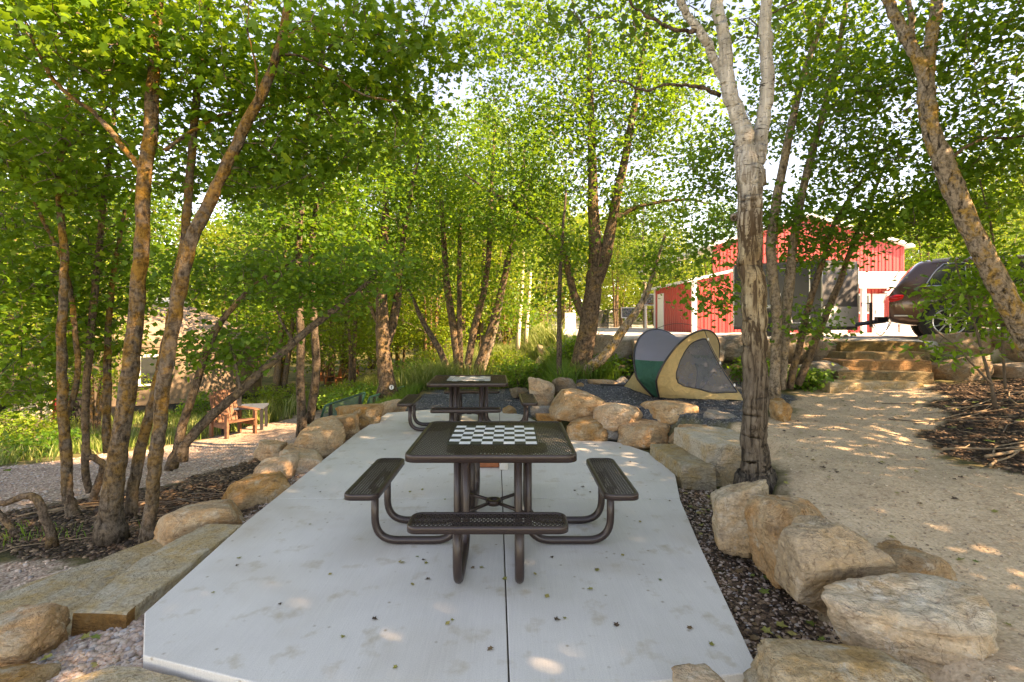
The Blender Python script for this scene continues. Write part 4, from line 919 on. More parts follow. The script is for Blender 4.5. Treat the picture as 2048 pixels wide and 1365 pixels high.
def make_shed():
    y = 14.0; t = empty('slatted_shed', P(45, 850, y), 0, 'low pale slatted wooden shed with sloping dark roof at far left', 'shed'); O = P(45, 850, y)
    for k in range(9):
        v = 842 - k * 8.2; a = P(22, v, y) - O; b = P(82, v, y) - O
        if k > 5: a = P(22 + (k - 5) * 13, v, y) - O
        MB().box((a.x, -.02, a.z), (b.x, .02, a.z + .082)).build('slat', M['pale_wood'], t)
    for u, vt in ((20, 812), (79, 788)): a = P(u, 852, y) - O; MB().box((a.x - .04, -.06, a.z - .1), (a.x + .04, -.022, (P(u, vt, y) - O).z)).build('post', M['pale_wood'], t)
    a, b = P(-40, 832, y) - O, P(98, 775, y) - O
    MB().add([(a.x, -.3, a.z), (b.x, -.3, b.z), (b.x, 1.6, b.z), (a.x, 1.6, a.z), (a.x, -.3, a.z + .09), (b.x, -.3, b.z + .09), (b.x, 1.6, b.z + .09), (a.x, 1.6, a.z + .09)], [(0, 1, 2, 3), (4, 5, 6, 7), (0, 1, 5, 4), (1, 2, 6, 5), (2, 3, 7, 6), (3, 0, 4, 7)]).build('roof', M['black'], t)
    p = P(98, 850, y) - O; MB().box((p.x - .09, -.1, p.z - .2), (p.x + .05, .05, (P(98, 735, y) - O).z)).build('corner_post', M['pale_wood'], t)
    p = P(91, 850, y) - O; MB().box((p.x - .06, .06, p.z - .2), (p.x + .05, .4, (P(98, 760, y) - O).z)).build('red_panel', M['red'], t)
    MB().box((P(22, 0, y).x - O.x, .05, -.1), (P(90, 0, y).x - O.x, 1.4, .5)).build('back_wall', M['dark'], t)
make_shed()
def make_chair(loc, rz, label, m='cedar'):
    t = empty('garden_chair', loc, rz, label, 'chair', 'wooden garden chairs')
    for i in range(6): MB().box((-.28 + i * .095, .10, .34), (-.20 + i * .095, .20, 1.02 - .02 * abs(i - 2.5)), 0, Matrix.Translation((0, .1, 0)) @ Matrix.Rotation(R(-18), 4, 'X')).build('back_slat', M[m], t) if False else MB().box((-.285 + i * .097, -.012, 0), (-.205 + i * .097, .012, .72 - .015 * (i - 2.5) ** 2), 0, Matrix.Translation((0, .16, .30)) @ Matrix.Rotation(R(-18), 4, 'X')).build('back_slat', M[m], t)
    for i in range(5): MB().box((-.30, -.42 + i * .115, -.012), (.30, -.32 + i * .115, .012), 0, Matrix.Translation((0, 0, .36 - i * .018))).build('seat_slat', M[m], t)
    for s in (-1, 1):
        MB().box((s * .33 - .07, -.46, .55), (s * .33 + .07, .22, .575)).build('armrest', M[m], t)
        MB().box((s * .31 - .022, -.44, 0), (s * .31 + .022, -.34, .55)).build('leg', M[m], t); MB().box((s * .31 - .022, .16, 0), (s * .31 + .022, .26, .55)).build('leg', M[m], t)
        MB().box((s * .285 - .015, -.42, .22), (s * .285 + .015, .24, .32)).build('side_rail', M[m], t)
    return t
def put(u, v, y): p = P(u, v, y); return (p.x, y, p.z)
p = P(462, 856, 11.2); make_chair((p.x, 11.2, hz(p.x, 11.2)), R(58), 'brown wooden armchair beside the pink gravel path at left')
for u, y, rz, lb in ((652, 23.5, 20, 'left orange wooden armchair near the far trees beyond the path'), (676, 22.5, -30, 'right orange wooden armchair, nearest of the far pair beyond the path')):
    x = (u - CX) / FPX * y; make_chair((x, y, hz(x, y)), R(rz), lb, 'cedar_orange')
x = (697 - CX) / FPX * 25; make_chair((x, 25, hz(x, 25) + .25), R(170), 'slatted pinkish wooden chair back behind the bushes')
p = P(490, 800, 11.8); zt = hz(p.x, 11.8)
t = empty('side_table', (p.x, 11.8, zt), R(15), 'low blue-grey table behind the brown armchair', 'table')
MB().box((-.45, -.3, .52), (.45, .3, .56)).build('table_top', M['slate_blue'], t)
for sx in (-.4, .4):
    for sy in (-.25, .25): MB().box((sx - .03, sy - .03, 0), (sx + .03, sy + .03, .52)).build('leg', M['black'], t)
bx_ = MB().box((-.11, -.09, 0), (.11, .09, .24)).build('black_box', M['black'], None, bevel=.02); bx_.location = (p.x - .2, 11.75, zt + .56); tag(bx_, 'small black box standing on the low blue-grey table', 'box')
def make_bench(a, b, label):
    a, b = Vector(a), Vector(b); L = (b - a).length; rz = math.atan2(b.y - a.y, b.x - a.x); t = empty('metal_bench', a, rz, label, 'bench', 'green metal benches')
    zb = .45; bk = .82
    fr = [(.03, 0, zb + .05), (L - .03, 0, zb + .05), (L - .03, -.10, bk), (.03, -.10, bk), (.03, 0, zb + .05)]
    MB().tube(fillet(fr, .06, 4), .02, 8).build('backrest_frame', M['green_metal'], t, True)
    la = MB()
    for k in range(int(L / .03)): x = .05 + k * .03; la.tube([(x, -.002, zb + .07), (x, -.098, bk - .02)], .004, 3, caps=False)
    for k in range(11): f = k / 10; la.tube([(.03, -.10 * f, zb + .07 + (bk - zb - .09) * f), (L - .03, -.10 * f, zb + .07 + (bk - zb - .09) * f)], .004, 3, caps=False)
    o = la.build('backrest_mesh', M['green_metal'], t); o['kind'] = 'stuff'
    MB().box((0, .02, zb - .03), (L, .42, zb)).build('seat', M['green_metal'], t, bevel=.012)
    for x in (.25, L - .25):
        MB().box((x - .03, -.115, zb - .05), (x + .03, -.07, bk - .02)).build('bracket', M['black'], t); MB().box((x - .03, .02, 0), (x + .03, .08, zb - .035)).build('leg', M['black'], t); MB().box((x - .03, .34, 0), (x + .03, .40, zb - .035)).build('leg', M['black'], t)
def bend(u, v, y): q = P(u, v, y); return (q.x, y, q.z - .82)
make_bench(bend(637, 812, 8.9), bend(722, 796, 10.6), 'nearer green metal mesh bench behind the left boulder row')
make_bench(bend(729, 795, 10.7), bend(803, 781, 12.6), 'farther green metal mesh bench behind the left boulder row')
# marker disc
q = P(783, 775, 11.2); t = empty('trail_marker', (q.x, 11.2, hz(q.x, 11.2)), 0, 'small round white marker sign with black arrow by the far bench', 'sign'); zq = q.z - hz(q.x, 11.2)
MB().tube([(0, .03, 0), (0, .03, zq)], .012, 6).build('post', M['black'], t); MB().tube([(0, .01, zq), (0, -.004, zq)], .05, 24).build('disc', M['board_white'], t)
MB().box((-.006, -.008, zq - .03), (.006, -.005, zq + .02)).add([(-.02, -.008, zq + .01), (.02, -.008, zq + .01), (0, -.008, zq + .035)], [(0, 1, 2)]).build('arrow', M['board_black'], t)
# court fence, hoops, pale tank
def make_fence():
    O = P(1250, 668, 33.5); t = empty('court_fence', O, 0, 'black chain-link fence around the far ball court', 'fence')
    pts = [P(1188, 668, 38), P(1216, 668, 33.5), P(1262, 668, 33.5), P(1310, 668, 33.5), P(1352, 668, 33.5)]
    for q_ in pts: MB().tube([q_ - O + Vector((0, 0, -.4)), q_ - O + Vector((0, 0, 1.6))], .04, 6).build('post', M['black'], t)
    for i in range(4):
        for h in (.05, 1.58): MB().tube([pts[i] - O + Vector((0, 0, h)), pts[i + 1] - O + Vector((0, 0, h))], .028, 5).build('rail', M['black'], t)
        w = MB(); 
        for k in range(30):
            a = pts[i].lerp(pts[i + 1], k / 30) - O; w.tube([a + Vector((0, 0, 0)), a + Vector((0, 0, 1.58))], .016 if i == 0 else .006, 3, caps=False)
        o = w.build('wire_panel', M['black'], t); o['kind'] = 'stuff'
make_fence()
for u, v, y, lb in ((1258, 626, 31, 'nearer basketball hoop with clear white-framed backboard'), (1300, 600, 28, 'basketball hoop partly hidden behind the red barn corner')):
    q = P(u, v, y); zb = hz(q.x, y); t = empty('basketball_hoop', (q.x, y, zb), 0, lb, 'hoop', 'basketball hoops'); h = q.z - zb
    MB().tube([(0, .9, 0), (0, .9, h - .3), (0, .05, h)], .06, 8).build('pole', M['white_metal'], t)
    MB().tube([(-.45, 0, h - .3), (.45, 0, h - .3), (.45, 0, h + .3), (-.45, 0, h + .3), (-.45, 0, h - .3)], .03, 4).build('backboard_frame', M['white_paint'], t)
    MB().box((-.43, .0, h - .28), (.43, .015, h + .28)).build('backboard', M['net'], t); MB().tube([(.2 * math.cos(x), -.25 + .2 * math.sin(x), h - .22) for x in np.linspace(0, 6.283, 16)], .015, 5).build('ring', M['cedar_orange'], t)
q = P(1140, 668, 30); t = empty('pale_stack', (q.x, 30, q.z), 0, 'pale whitish stacked blocks beyond the retaining wall', 'blocks')
for k in range(4): MB().box((-.32, -.2, k * .31), (.32, .2, k * .31 + .30)).build('block', M['white_metal'], t, bevel=.02)

# ------------------------------------------------------------------ trees
LEAF = {
 'maple': (np.array([(0, .42, .0), (0, 0, 0), (.36, .02, -.08), (.27, .28, -.03), (.52, .50, -.12), (.21, .58, -.03), (0, 1, -.10), (-.21, .58, -.03), (-.52, .50, -.12), (-.27, .28, -.03), (-.36, .02, -.08)]), np.array([[0, i, i % 10 + 1] for i in range(1, 11)])),
 'kite': (np.array([(0, 0, 0), (.42, .48, -.12), (0, 1, -.05), (-.42, .48, -.12)]), np.array([[0, 1, 2], [0, 2, 3]])),
 'lance': (np.array([(0, 0, 0), (.21, .42, -.06), (0, 1, -.12), (-.21, .42, -.06)]), np.array([[0, 1, 2], [0, 2, 3]])),
}
def leaves(pos, size, kind, r, upb=1.0, droop=.25):
    """pos (n,3) -> verts, tris"""
    n = len(pos); tv, tf = LEAF[kind]
    nrm = r.normal(0, .7, (n, 3)); nrm[:, 2] += upb; nrm /= np.linalg.norm(nrm, axis=1)[:, None]
    d = r.normal(0, 1, (n, 3)); d[:, 2] -= droop; d -= nrm * (d * nrm).sum(1)[:, None]; d /= np.linalg.norm(d, axis=1)[:, None] + 1e-9
    s = np.cross(d, nrm); sz = size * r.uniform(.55, 1.35, n)
    V = pos[:, None, :] + sz[:, None, None] * (tv[None, :, 0, None] * s[:, None] + tv[None, :, 1, None] * d[:, None] + tv[None, :, 2, None] * nrm[:, None])
    F = (np.arange(n) * len(tv))[:, None, None] + tf[None]
    return V.reshape(-1, 3), F.reshape(-1, 3)
def tube_np(paths, rads, sides=3):
    """many equal-length polylines -> verts, quads(as tris)"""
    Pth = np.asarray(paths); m, k, _ = Pth.shape
    T = np.gradient(Pth, axis=1); T /= np.linalg.norm(T, axis=2)[..., None] + 1e-9
    ref = np.where(np.abs(T[..., 2:3]) > .9, np.array([1., 0, 0]), np.array([0, 0, 1.])); A = np.cross(T, ref); A /= np.linalg.norm(A, axis=2)[..., None] + 1e-9; B = np.cross(T, A)
    an = np.arange(sides) * 2 * np.pi / sides
    V = Pth[:, :, None] + np.asarray(rads)[:, :, None, None] * (np.cos(an)[None, None, :, None] * A[:, :, None] + np.sin(an)[None, None, :, None] * B[:, :, None])
    base = np.arange(m * k).reshape(m, k)[:, :-1] * sides; F = []
    for q in range(sides):
        q2 = (q + 1) % sides; a, b, c, d = base + q, base + q2, base + sides + q2, base + sides + q
        F += [np.stack([a, b, c], -1).reshape(-1, 3), np.stack([a, c, d], -1).reshape(-1, 3)]
    return V.reshape(-1, 3), np.concatenate(F)
def make_crown(parent, O, nodes, blobs, kind, size, lmat, seed, per=22, spread=.17, tmat='twig', upb=1.0, twr=1.0, name='crown'):
    """nodes: (n,3) world points on the stems; blobs: (centre, radii, number of sprays). Sprays grow from the nearest wood."""
    r = np.random.default_rng(seed); tg = []
    for c, rad, n in blobs:
        u = r.normal(0, 1, (n, 3)); u /= np.linalg.norm(u, axis=1)[:, None]; u *= r.uniform(.12, 1, (n, 1)) ** .45
        tg.append(np.asarray(c) + u * np.asarray(rad))
    tg = np.concatenate(tg); nodes = np.asarray(nodes, float)
    cap = len(nodes) + 3 * len(tg); N = np.empty((cap, 3)); cnt = len(nodes); N[:cnt] = nodes
    d0 = np.array([np.min(np.linalg.norm(nodes - t, axis=1)) for t in tg]); order = np.argsort(d0)
    paths = []; rads = []; tips = []
    for i in order:
        t = tg[i]; dv = N[:cnt] - t; dist = np.linalg.norm(dv, axis=1) + .35 * np.clip(dv[:, 2], 0, None)
        a = N[np.argmin(dist)]; L = np.linalg.norm(t - a)
        if L < .03: continue
        m1 = a * .66 + t * .34 + np.array([0, 0, .10 * L]) + r.normal(0, .06 * L, 3); m2 = a * .33 + t * .67 + np.array([0, 0, .08 * L]) + r.normal(0, .06 * L, 3)
        paths.append([a, m1, m2, t]); r0 = min(.005 + .011 * L, .036) * twr; rads.append([r0, r0 * .75, r0 * .5, .0022 * twr])
        N[cnt] = m1; N[cnt + 1] = m2; N[cnt + 2] = t; cnt += 3; tips.append((t, (t - m2) / (np.linalg.norm(t - m2) + 1e-9)))
    tp = np.array([x[0] for x in tips]); dr = np.array([x[1] for x in tips]); n = len(tp)
    dr[:, 2] *= .4
    off = r.normal(0, 1, (n, per, 3)) * np.array([spread, spread, spread * .42]) + dr[:, None] * r.uniform(-1.2, 1.3, (n, per, 1)) * spread
    pos = (tp[:, None] + off).reshape(-1, 3)
    lv, lf = leaves(pos, size, kind, r, upb); tv, tf = tube_np(paths, rads)
    V = np.concatenate([tv, lv]) - np.asarray(O); F = np.concatenate([tf, lf + len(tv)])
    o = mesh_np(name, V, F, [M[tmat], M[lmat]], parent, False, np.concatenate([np.zeros(len(tf), int), np.ones(len(lf), int)])); return o
def make_tree(name, label, y, stems, blobs, kind='kite', size=.07, lmat='leaf_a', bark='bark_mid', seed=1, per=22, spread=.17, group=None, cat='tree', wobv=.10, sides=12, upb=1.0, crown_from=.35, twr=1.0, wsc=.8, ridge=0.0, pers=7):
    """stems: list of (bark or None, [(u, v, width_px, dy)]) in photo pixels at depth y (+dy)"""
    first = stems[0][1][0]; O = P(first[0], first[1], y + (first[3] if len(first) > 3 else 0)); O = Vector((O.x, O.y, O.z))
    t = empty(name, O, 0, label, cat, group); nodes = []
    for bk, row in stems:
        pts = []; 
        for q in row:
            yy = y + (q[3] if len(q) > 3 else 0); p_ = P(q[0], q[1], yy); pts.append((p_.x, p_.y, p_.z, q[2] / FPX * yy / 2 * wsc / math.sqrt(1 + ((q[0] - CX) / FPX) ** 2)))
        s = spline(pts, pers); jit = np.cumsum(rng.normal(0, .004, (len(s), 3)), axis=0) * (s[:, 3:4] > .0); jit -= np.linspace(0, 1, len(s))[:, None] * jit[-1]
        s[:, :3] += jit; rad = np.maximum(s[:, 3], .004); 
        if row is stems[0][1] or row[0][2] > 45:
            nb_ = max(3, int(pers * .45)); rad[:nb_] *= 1 + .5 * np.linspace(1, 0, nb_) ** 2; s[0, 2] -= .10
        MB().tube([Vector(q[:3]) - O for q in s], rad, sides, wob=wobv, ridge=ridge).build('trunk' if row is stems[0][1] else 'stem', M[bk or bark], t, True)
        nodes.append(s[int(len(s) * crown_from):, :3])
    nodes = np.concatenate(nodes)
    bl = [(tuple(P(u, v, yy)), (ru / FPX * yy, ry, rv / FPX * yy), int(n * 1.5)) for (u, v, yy, ru, rv, ry, n) in blobs]
    make_crown(t, O, nodes, bl, kind, size, lmat, seed, per, spread, upb=upb, twr=twr)
    return t
# --- left foreground maples
make_tree('maple_tree', 'tall straight maple with orange lichen bark, thickest trunk at left', 4.9, [
    (None, [(222, 1058, 82), (232, 960, 70), (262, 720, 58), (288, 480, 50), (300, 330, 48), (315, 130, 42), (325, 0, 34), (332, -140, 22), (338, -300, 10)]),
    (None, [(196, 1052, 34), (215, 1010, 34), (232, 955, 36)]),
    (None, [(262, 1030, 42, .15), (286, 900, 38, .25), (330, 740, 34, .3), (375, 500, 30, .4), (396, 250, 26, .4), (415, 60, 22, .4), (428, -80, 14, .4)]),
    (None, [(288, 345, 22), (200, 232, 17, -.15), (110, 150, 14, -.3), (55, 40, 11, -.4), (10, -20, 8, -.5)]),
    (None, [(330, 300, 16, .1), (420, 240, 11, .3), (500, 215, 8, .4), (640, 190, 5, .5)])],
    [(120, 60, 4.5, 190, 110, .8, 95), (330, 120, 5.2, 210, 130, .9, 110), (520, 120, 5.2, 170, 110, .8, 80), (90, 300, 5.3, 150, 110, .8, 70), (430, 330, 5.6, 170, 100, .7, 65), (300, -150, 5.0, 330, 140, 1.2, 45)],
    'maple', .078, 'leaf_a', 'bark_orange', 11, per=16, spread=.145, wobv=.12, wsc=.64, ridge=.006, sides=26, pers=16)
make_tree('maple_tree', 'curved leaning maple with orange bark sweeping up to the right at left front', 4.62, [
    (None, [(296, 1072, 46), (305, 990, 44), (318, 900, 47), (332, 740, 47), (372, 520, 46), (448, 340, 40), (538, 150, 31), (578, 0, 25), (600, -110, 16)]),
    (None, [(560, 85, 13), (600, 62, 10, .1), (680, 75, 7, .2), (820, 60, 4, .3)]),
    (None, [(500, 230, 11), (520, 170, 8, -.1), (500, 60, 6, -.2), (505, -30, 4, -.2)]),
    (None, [(552, 105, 10), (640, 130, 8, .1), (720, 190, 6, .2), (800, 205, 4, .2)])],
    [(700, 110, 4.9, 150, 80, .7, 62), (840, 70, 5.2, 130, 60, .6, 48), (680, 260, 5.3, 150, 90, .7, 58), (560, 330, 5.3, 120, 90, .7, 48), (560, -110, 4.7, 260, 110, 1.0, 30), (800, 200, 5.6, 100, 60, .6, 28)],
    'maple', .075, 'leaf_a', 'bark_orange', 12, per=15, spread=.145, wobv=.12, wsc=.64, ridge=.006, sides=26, pers=16)
make_tree('maple_tree', 'dark twin-stemmed tree leaning far right across the gravel path', 5.9, [
    ('bark_dark', [(360, 905, 30), (400, 856, 27, .1), (482, 780, 25, .2), (560, 712, 22, .3), (640, 645, 18, .4), (752, 552, 10, .5)]),
    ('bark_mid', [(345, 935, 30), (365, 860, 25), (386, 790, 23), (419, 697, 20, .1), (456, 630, 17, .2), (520, 563, 11, .3), (590, 520, 6, .4)]),
    ('bark_dark', [(338, 940, 26), (352, 905, 26), (372, 885, 22)]),
    ('bark_dark', [(482, 779, 10), (470, 720, 7, .1), (455, 680, 5, .2)]), ('bark_dark', [(590, 688, 8, .3), (560, 640, 6, .4), (545, 600, 4, .4)])],
    [(560, 560, 6.3, 120, 70, .7, 60), (720, 540, 6.4, 90, 60, .6, 46), (440, 690, 6.2, 110, 60, .6, 52), (640, 600, 6.4, 90, 40, .5, 24), (450, 560, 6.6, 130, 80, .7, 60)],
    'kite', .072, 'leaf_b', 'bark_dark', 13, per=15, spread=.15)
make_tree('maple_tree', 'scarred crooked maple with peeling bark near the left edge', 5.7, [
    (None, [(148, 1036, 44), (132, 980, 36), (128, 880, 38), (122, 760, 34), (124, 620, 30), (128, 480, 26), (118, 330, 22), (140, 180, 18), (150, 40, 14), (150, -80, 9)]),
    (None, [(128, 860, 22, .1), (160, 740, 20, .15), (150, 620, 18, .2), (120, 500, 15, .2), (60, 380, 12, .1), (10, 250, 9, 0), (-40, 120, 6, 0)]),
    (None, [(130, 300, 14, 0), (200, 230, 10, .1), (260, 130, 7, .2)])],
    [(100, 420, 6.0, 160, 120, .9, 105), (40, 200, 5.8, 170, 130, .9, 95), (90, 620, 6.3, 130, 100, .8, 85), (30, 760, 6.6, 110, 70, .7, 70), (170, 20, 5.8, 190, 120, .9, 90), (20, 520, 6.4, 110, 120, .8, 80), (240, 450, 7.2, 120, 90, .8, 50)],
    'maple', .075, 'leaf_a', 'bark_orange', 14, per=15, spread=.18, wsc=.68, ridge=.005, sides=20, pers=14)
make_tree('maple_tree', 'thin grey double maple stem between the two thick left trunks', 6.3, [
    ('bark_mid', [(186, 1010, 24), (196, 965, 22), (204, 930, 21), (188, 915, 20), (172, 900, 20), (170, 800, 21), (183, 640, 21), (196, 500, 19), (212, 340, 15), (230, 180, 11), (240, 40, 7)]),
    ('bark_mid', [(178, 985, 22, .1), (170, 940, 22, .1), (170, 890, 22, .05)]),
    ('bark_orange', [(216, 905, 26, .2), (216, 800, 24, .2), (220, 690, 20, .2), (228, 560, 15, .2), (250, 420, 10, .2)])],
    [(210, 560, 6.6, 120, 90, .7, 65), (240, 300, 6.6, 140, 120, .8, 75), (160, 680, 6.7, 90, 60, .6, 36)],
    'kite', .075, 'leaf_a', 'bark_mid', 15, per=16, spread=.18)
make_tree('low_branch', 'low arching bare branch rooted in mulch at the far left', 4.7, [
    ('bark_mid', [(104, 1072, 26), (92, 1030, 26), (78, 1000, 24), (50, 992, 22), (0, 1010, 20), (-60, 985, 18)]), ('bark_mid', [(30, 1072, 20), (10, 1040, 18), (-20, 1005, 16)])],
    [(-90, 900, 4.8, 60, 50, .4, 6)], 'kite', .07, 'leaf_a', 'bark_mid', 16, per=10, cat='branch')
make_tree('maple_tree', 'slim twin maple stems standing by the gravel path behind the left boulders', 8.6, [
    (None, [(605, 862, 24), (601, 760, 22), (600, 650, 20), (596, 540, 18), (603, 420, 14), (612, 300, 11), (620, 180, 7)]),
    (None, [(618, 848, 22, .2), (632, 740, 22, .2), (626, 640, 18, .2), (622, 540, 16, .2), (630, 430, 13, .2), (655, 320, 10, .2), (670, 220, 6, .2)])],
    [(600, 440, 9.0, 120, 100, 1.0, 120), (650, 320, 9.0, 130, 100, 1.0, 120), (560, 560, 9.2, 90, 60, .8, 55), (680, 480, 9.2, 70, 70, .8, 50), (620, 200, 9.2, 130, 90, 1.0, 80)],
    'kite', .08, 'leaf_b', 'bark_dark', 17, per=18, spread=.2)
# --- middle
make_tree('maple_tree', 'forked maple growing at the end of the green benches', 11.4, [
    (None, [(776, 784, 44), (768, 720, 38), (764, 650, 34), (765, 570, 27), (768, 480, 21), (772, 380, 14), (776, 280, 8)]),
    (None, [(772, 690, 26, .1), (790, 630, 23, .2), (800, 540, 19, .2), (812, 430, 14, .2), (835, 320, 9, .2), (850, 250, 6)]), (None, [(758, 650, 12), (725, 585, 9), (690, 540, 6), (660, 500, 4)])],
    [(770, 420, 11.6, 120, 90, 1.3, 150), (830, 330, 11.8, 100, 90, 1.2, 120), (720, 520, 11.6, 80, 60, 1, 70), (800, 540, 11.9, 80, 60, .9, 60), (740, 300, 12, 110, 80, 1.2, 80)],
    'kite', .088, 'leaf_b', 'bark_mid', 18, per=18, spread=.24)
make_tree('maple_tree', 'clump of slender fanning maple stems directly behind the far table', 14.2, [
    ('bark_mid', [(919, 752, 24), (908, 676, 20), (893, 575, 17), (887, 488, 14), (880, 380, 10), (876, 280, 6)]),
    ('bark_dark', [(899, 750, 18), (878, 698, 16), (845, 640, 13), (827, 600, 9), (800, 550, 5)]),
    ('bark_mid', [(932, 752, 20), (948, 661, 18), (971, 568, 15), (980, 470, 13), (984, 360, 9), (990, 250, 6)]),
    ('bark_mid', [(951, 752, 26), (979, 669, 21), (1000, 597, 18), (1026, 488, 13), (1040, 390, 9), (1050, 300, 5)]),
    ('bark_grey', [(962, 752, 14), (985, 680, 12), (1003, 600, 9), (1010, 520, 6)]), ('bark_mid', [(922, 740, 14), (920, 640, 13), (918, 530, 11), (922, 420, 8)])],
    [(880, 420, 14.4, 110, 90, 1.6, 130), (980, 400, 14.4, 120, 100, 1.6, 150), (920, 560, 14.8, 130, 60, 1.4, 75), (1050, 480, 14.4, 80, 70, 1.2, 70), (930, 280, 14.6, 130, 80, 1.6, 110), (1040, 620, 14.5, 70, 40, .9, 34)],
    'kite', .095, 'leaf_a', 'bark_mid', 19, per=20, spread=.28)
make_tree('maple_tree', 'large forked maple with reddish base between far table and tent', 10.6, [
    (None, [(1155, 768, 66), (1168, 700, 50), (1178, 640, 46), (1187, 570, 42), (1191, 500, 34), (1188, 400, 27), (1186, 300, 21), (1182, 180, 14), (1178, 60, 8)]),
    (None, [(1186, 580, 34), (1212, 505, 31), (1232, 410, 25), (1256, 290, 19), (1285, 130, 12), (1300, 0, 7)]),
    (None, [(1176, 645, 26), (1150, 590, 20), (1125, 500, 16), (1075, 440, 11), (1000, 395, 8), (930, 350, 4)]),
    ('bark_lean', [(1156, 752, 32, -.1), (1205, 716, 26, -.2), (1248, 655, 22, -.2), (1285, 600, 16, -.2), (1308, 540, 11, -.2), (1330, 470, 7, -.2)]),
    (None, [(1225, 440, 14), (1290, 410, 10), (1370, 400, 7), (1430, 410, 4)])],
    [(1120, 330, 10.8, 130, 110, 1.4, 165), (1060, 190, 10.8, 120, 110, 1.3, 120), (1240, 200, 10.8, 120, 120, 1.3, 150), (1350, 260, 11, 100, 110, 1.1, 100), (1010, 60, 10.8, 120, 70, 1, 90), (1340, 120, 11.2, 110, 90, 1.1, 80), (1020, 420, 10.6, 90, 60, 1.0, 70), (1300, 420, 10.8, 110, 70, 1.1, 90), (1330, 530, 10.4, 60, 45, .7, 40), (1130, 520, 11, 70, 60, .8, 46), (1190, 60, 10.8, 150, 80, 1.2, 110)],
    'kite', .085, 'leaf_b', 'bark_mid', 20, per=18, spread=.22)
make_tree('sapling', 'thin dark sapling in front of the whitish rubble', 9.8, [
    ('bark_dark', [(1120, 762, 13), (1117, 690, 13), (1119, 590, 11), (1126, 480, 8), (1132, 380, 5)])],
    [(1120, 480, 9.9, 50, 60, .6, 28), (1110, 590, 9.9, 40, 25, .5, 8)], 'kite', .08, 'leaf_a', 'bark_dark', 21, per=14, sides=8)
# --- right
make_tree('aspen_tree', 'big white-barked aspen with forked trunk beside the sandy path', 4.25, [
    ('birch', [(1514, 958, 84), (1513, 900, 70), (1512, 800, 66), (1510, 680, 64), (1505, 560, 64), (1500, 440, 64), (1497, 350, 62), (1488, 300, 54), (1472, 250, 42), (1456, 180, 37), (1445, 90, 33), (1438, 0, 29), (1430, -120, 26), (1425, -300, 15)]),
    ('birch', [(1505, 345, 50), (1522, 295, 44), (1534, 230, 37), (1536, 110, 33), (1531, 0, 30), (1526, -130, 24), (1520, -320, 14)]),
    ('birch', [(1452, 165, 26), (1420, 95, 24, -.05), (1390, 45, 21, -.1), (1362, -20, 18, -.15), (1330, -120, 12, -.2)]),
    ('bark_dark', [(1440, 190, 12), (1410, 172, 10, -.1), (1350, 168, 8, -.2), (1290, 180, 6, -.2), (1220, 160, 4, -.3)]),
    ('bark_dark', [(1392, 62, 12, -.1), (1330, 55, 9, -.1), (1290, 30, 7, -.1), (1250, -10, 5, -.1)]), ('bark_grey', [(1478, 435, 22), (1466, 436, 18, -.03)])],
    [(1430, -300, 4.3, 420, 160, 1.8, 60), (1300, -110, 4.2, 190, 80, .9, 24), (1700, -230, 4.0, 240, 140, 1.5, 30), (1420, 60, 4.6, 130, 60, .6, 12), (1180, 20, 4.3, 140, 60, .6, 16)],
    'kite', .062, 'leaf_aspen', 'birch', 22, per=18, spread=.17, wobv=.07, sides=44, crown_from=.5, wsc=.79, ridge=.008, pers=22)
make_tree('maple_tree', 'cluster of grey leaning stems right behind the white-barked aspen', 7.5, [
    ('bark_grey', [(1548, 785, 26), (1554, 640, 27), (1543, 500, 27), (1566, 340, 23), (1600, 180, 19), (1640, 60, 15), (1668, -30, 11)]),
    ('bark_grey', [(1562, 780, 25, .1), (1574, 600, 27, .1), (1592, 450, 23, .1), (1630, 290, 20, .1), (1672, 130, 16, .1), (1692, 0, 12, .1), (1705, -120, 7, .1)]),
    ('bark_mid', [(1578, 778, 20, .2), (1606, 660, 18, .2), (1640, 540, 15, .2), (1672, 440, 12, .2), (1740, 340, 9, .2), (1800, 260, 5, .2)]),
    ('bark_mid', [(1596, 770, 22, .3), (1640, 660, 20, .3), (1668, 590, 18, .3), (1696, 510, 14, .3), (1740, 400, 10, .3), (1775, 320, 6, .3)])],
    [(1620, 200, 7.6, 140, 120, 1.0, 105), (1740, 130, 7.7, 110, 110, .9, 80), (1700, 330, 7.6, 110, 70, .8, 70), (1420, 480, 7.4, 60, 50, .6, 26), (1640, 500, 7.7, 80, 45, .6, 38), (1430, 590, 7.3, 45, 45, .4, 18), (1620, 640, 7.3, 50, 40, .4, 14), (1560, 60, 7.8, 110, 90, 1, 50), (1440, 320, 8.2, 70, 90, .8, 60), (1620, 440, 7.6, 110, 45, .7, 46), (1760, 440, 7.6, 80, 50, .7, 40), (1520, 420, 7.9, 70, 60, .6, 30), (1650, 40, 7.6, 120, 70, .9, 50)],
    'kite', .078, 'leaf_b', 'bark_grey', 23, per=16, spread=.19)
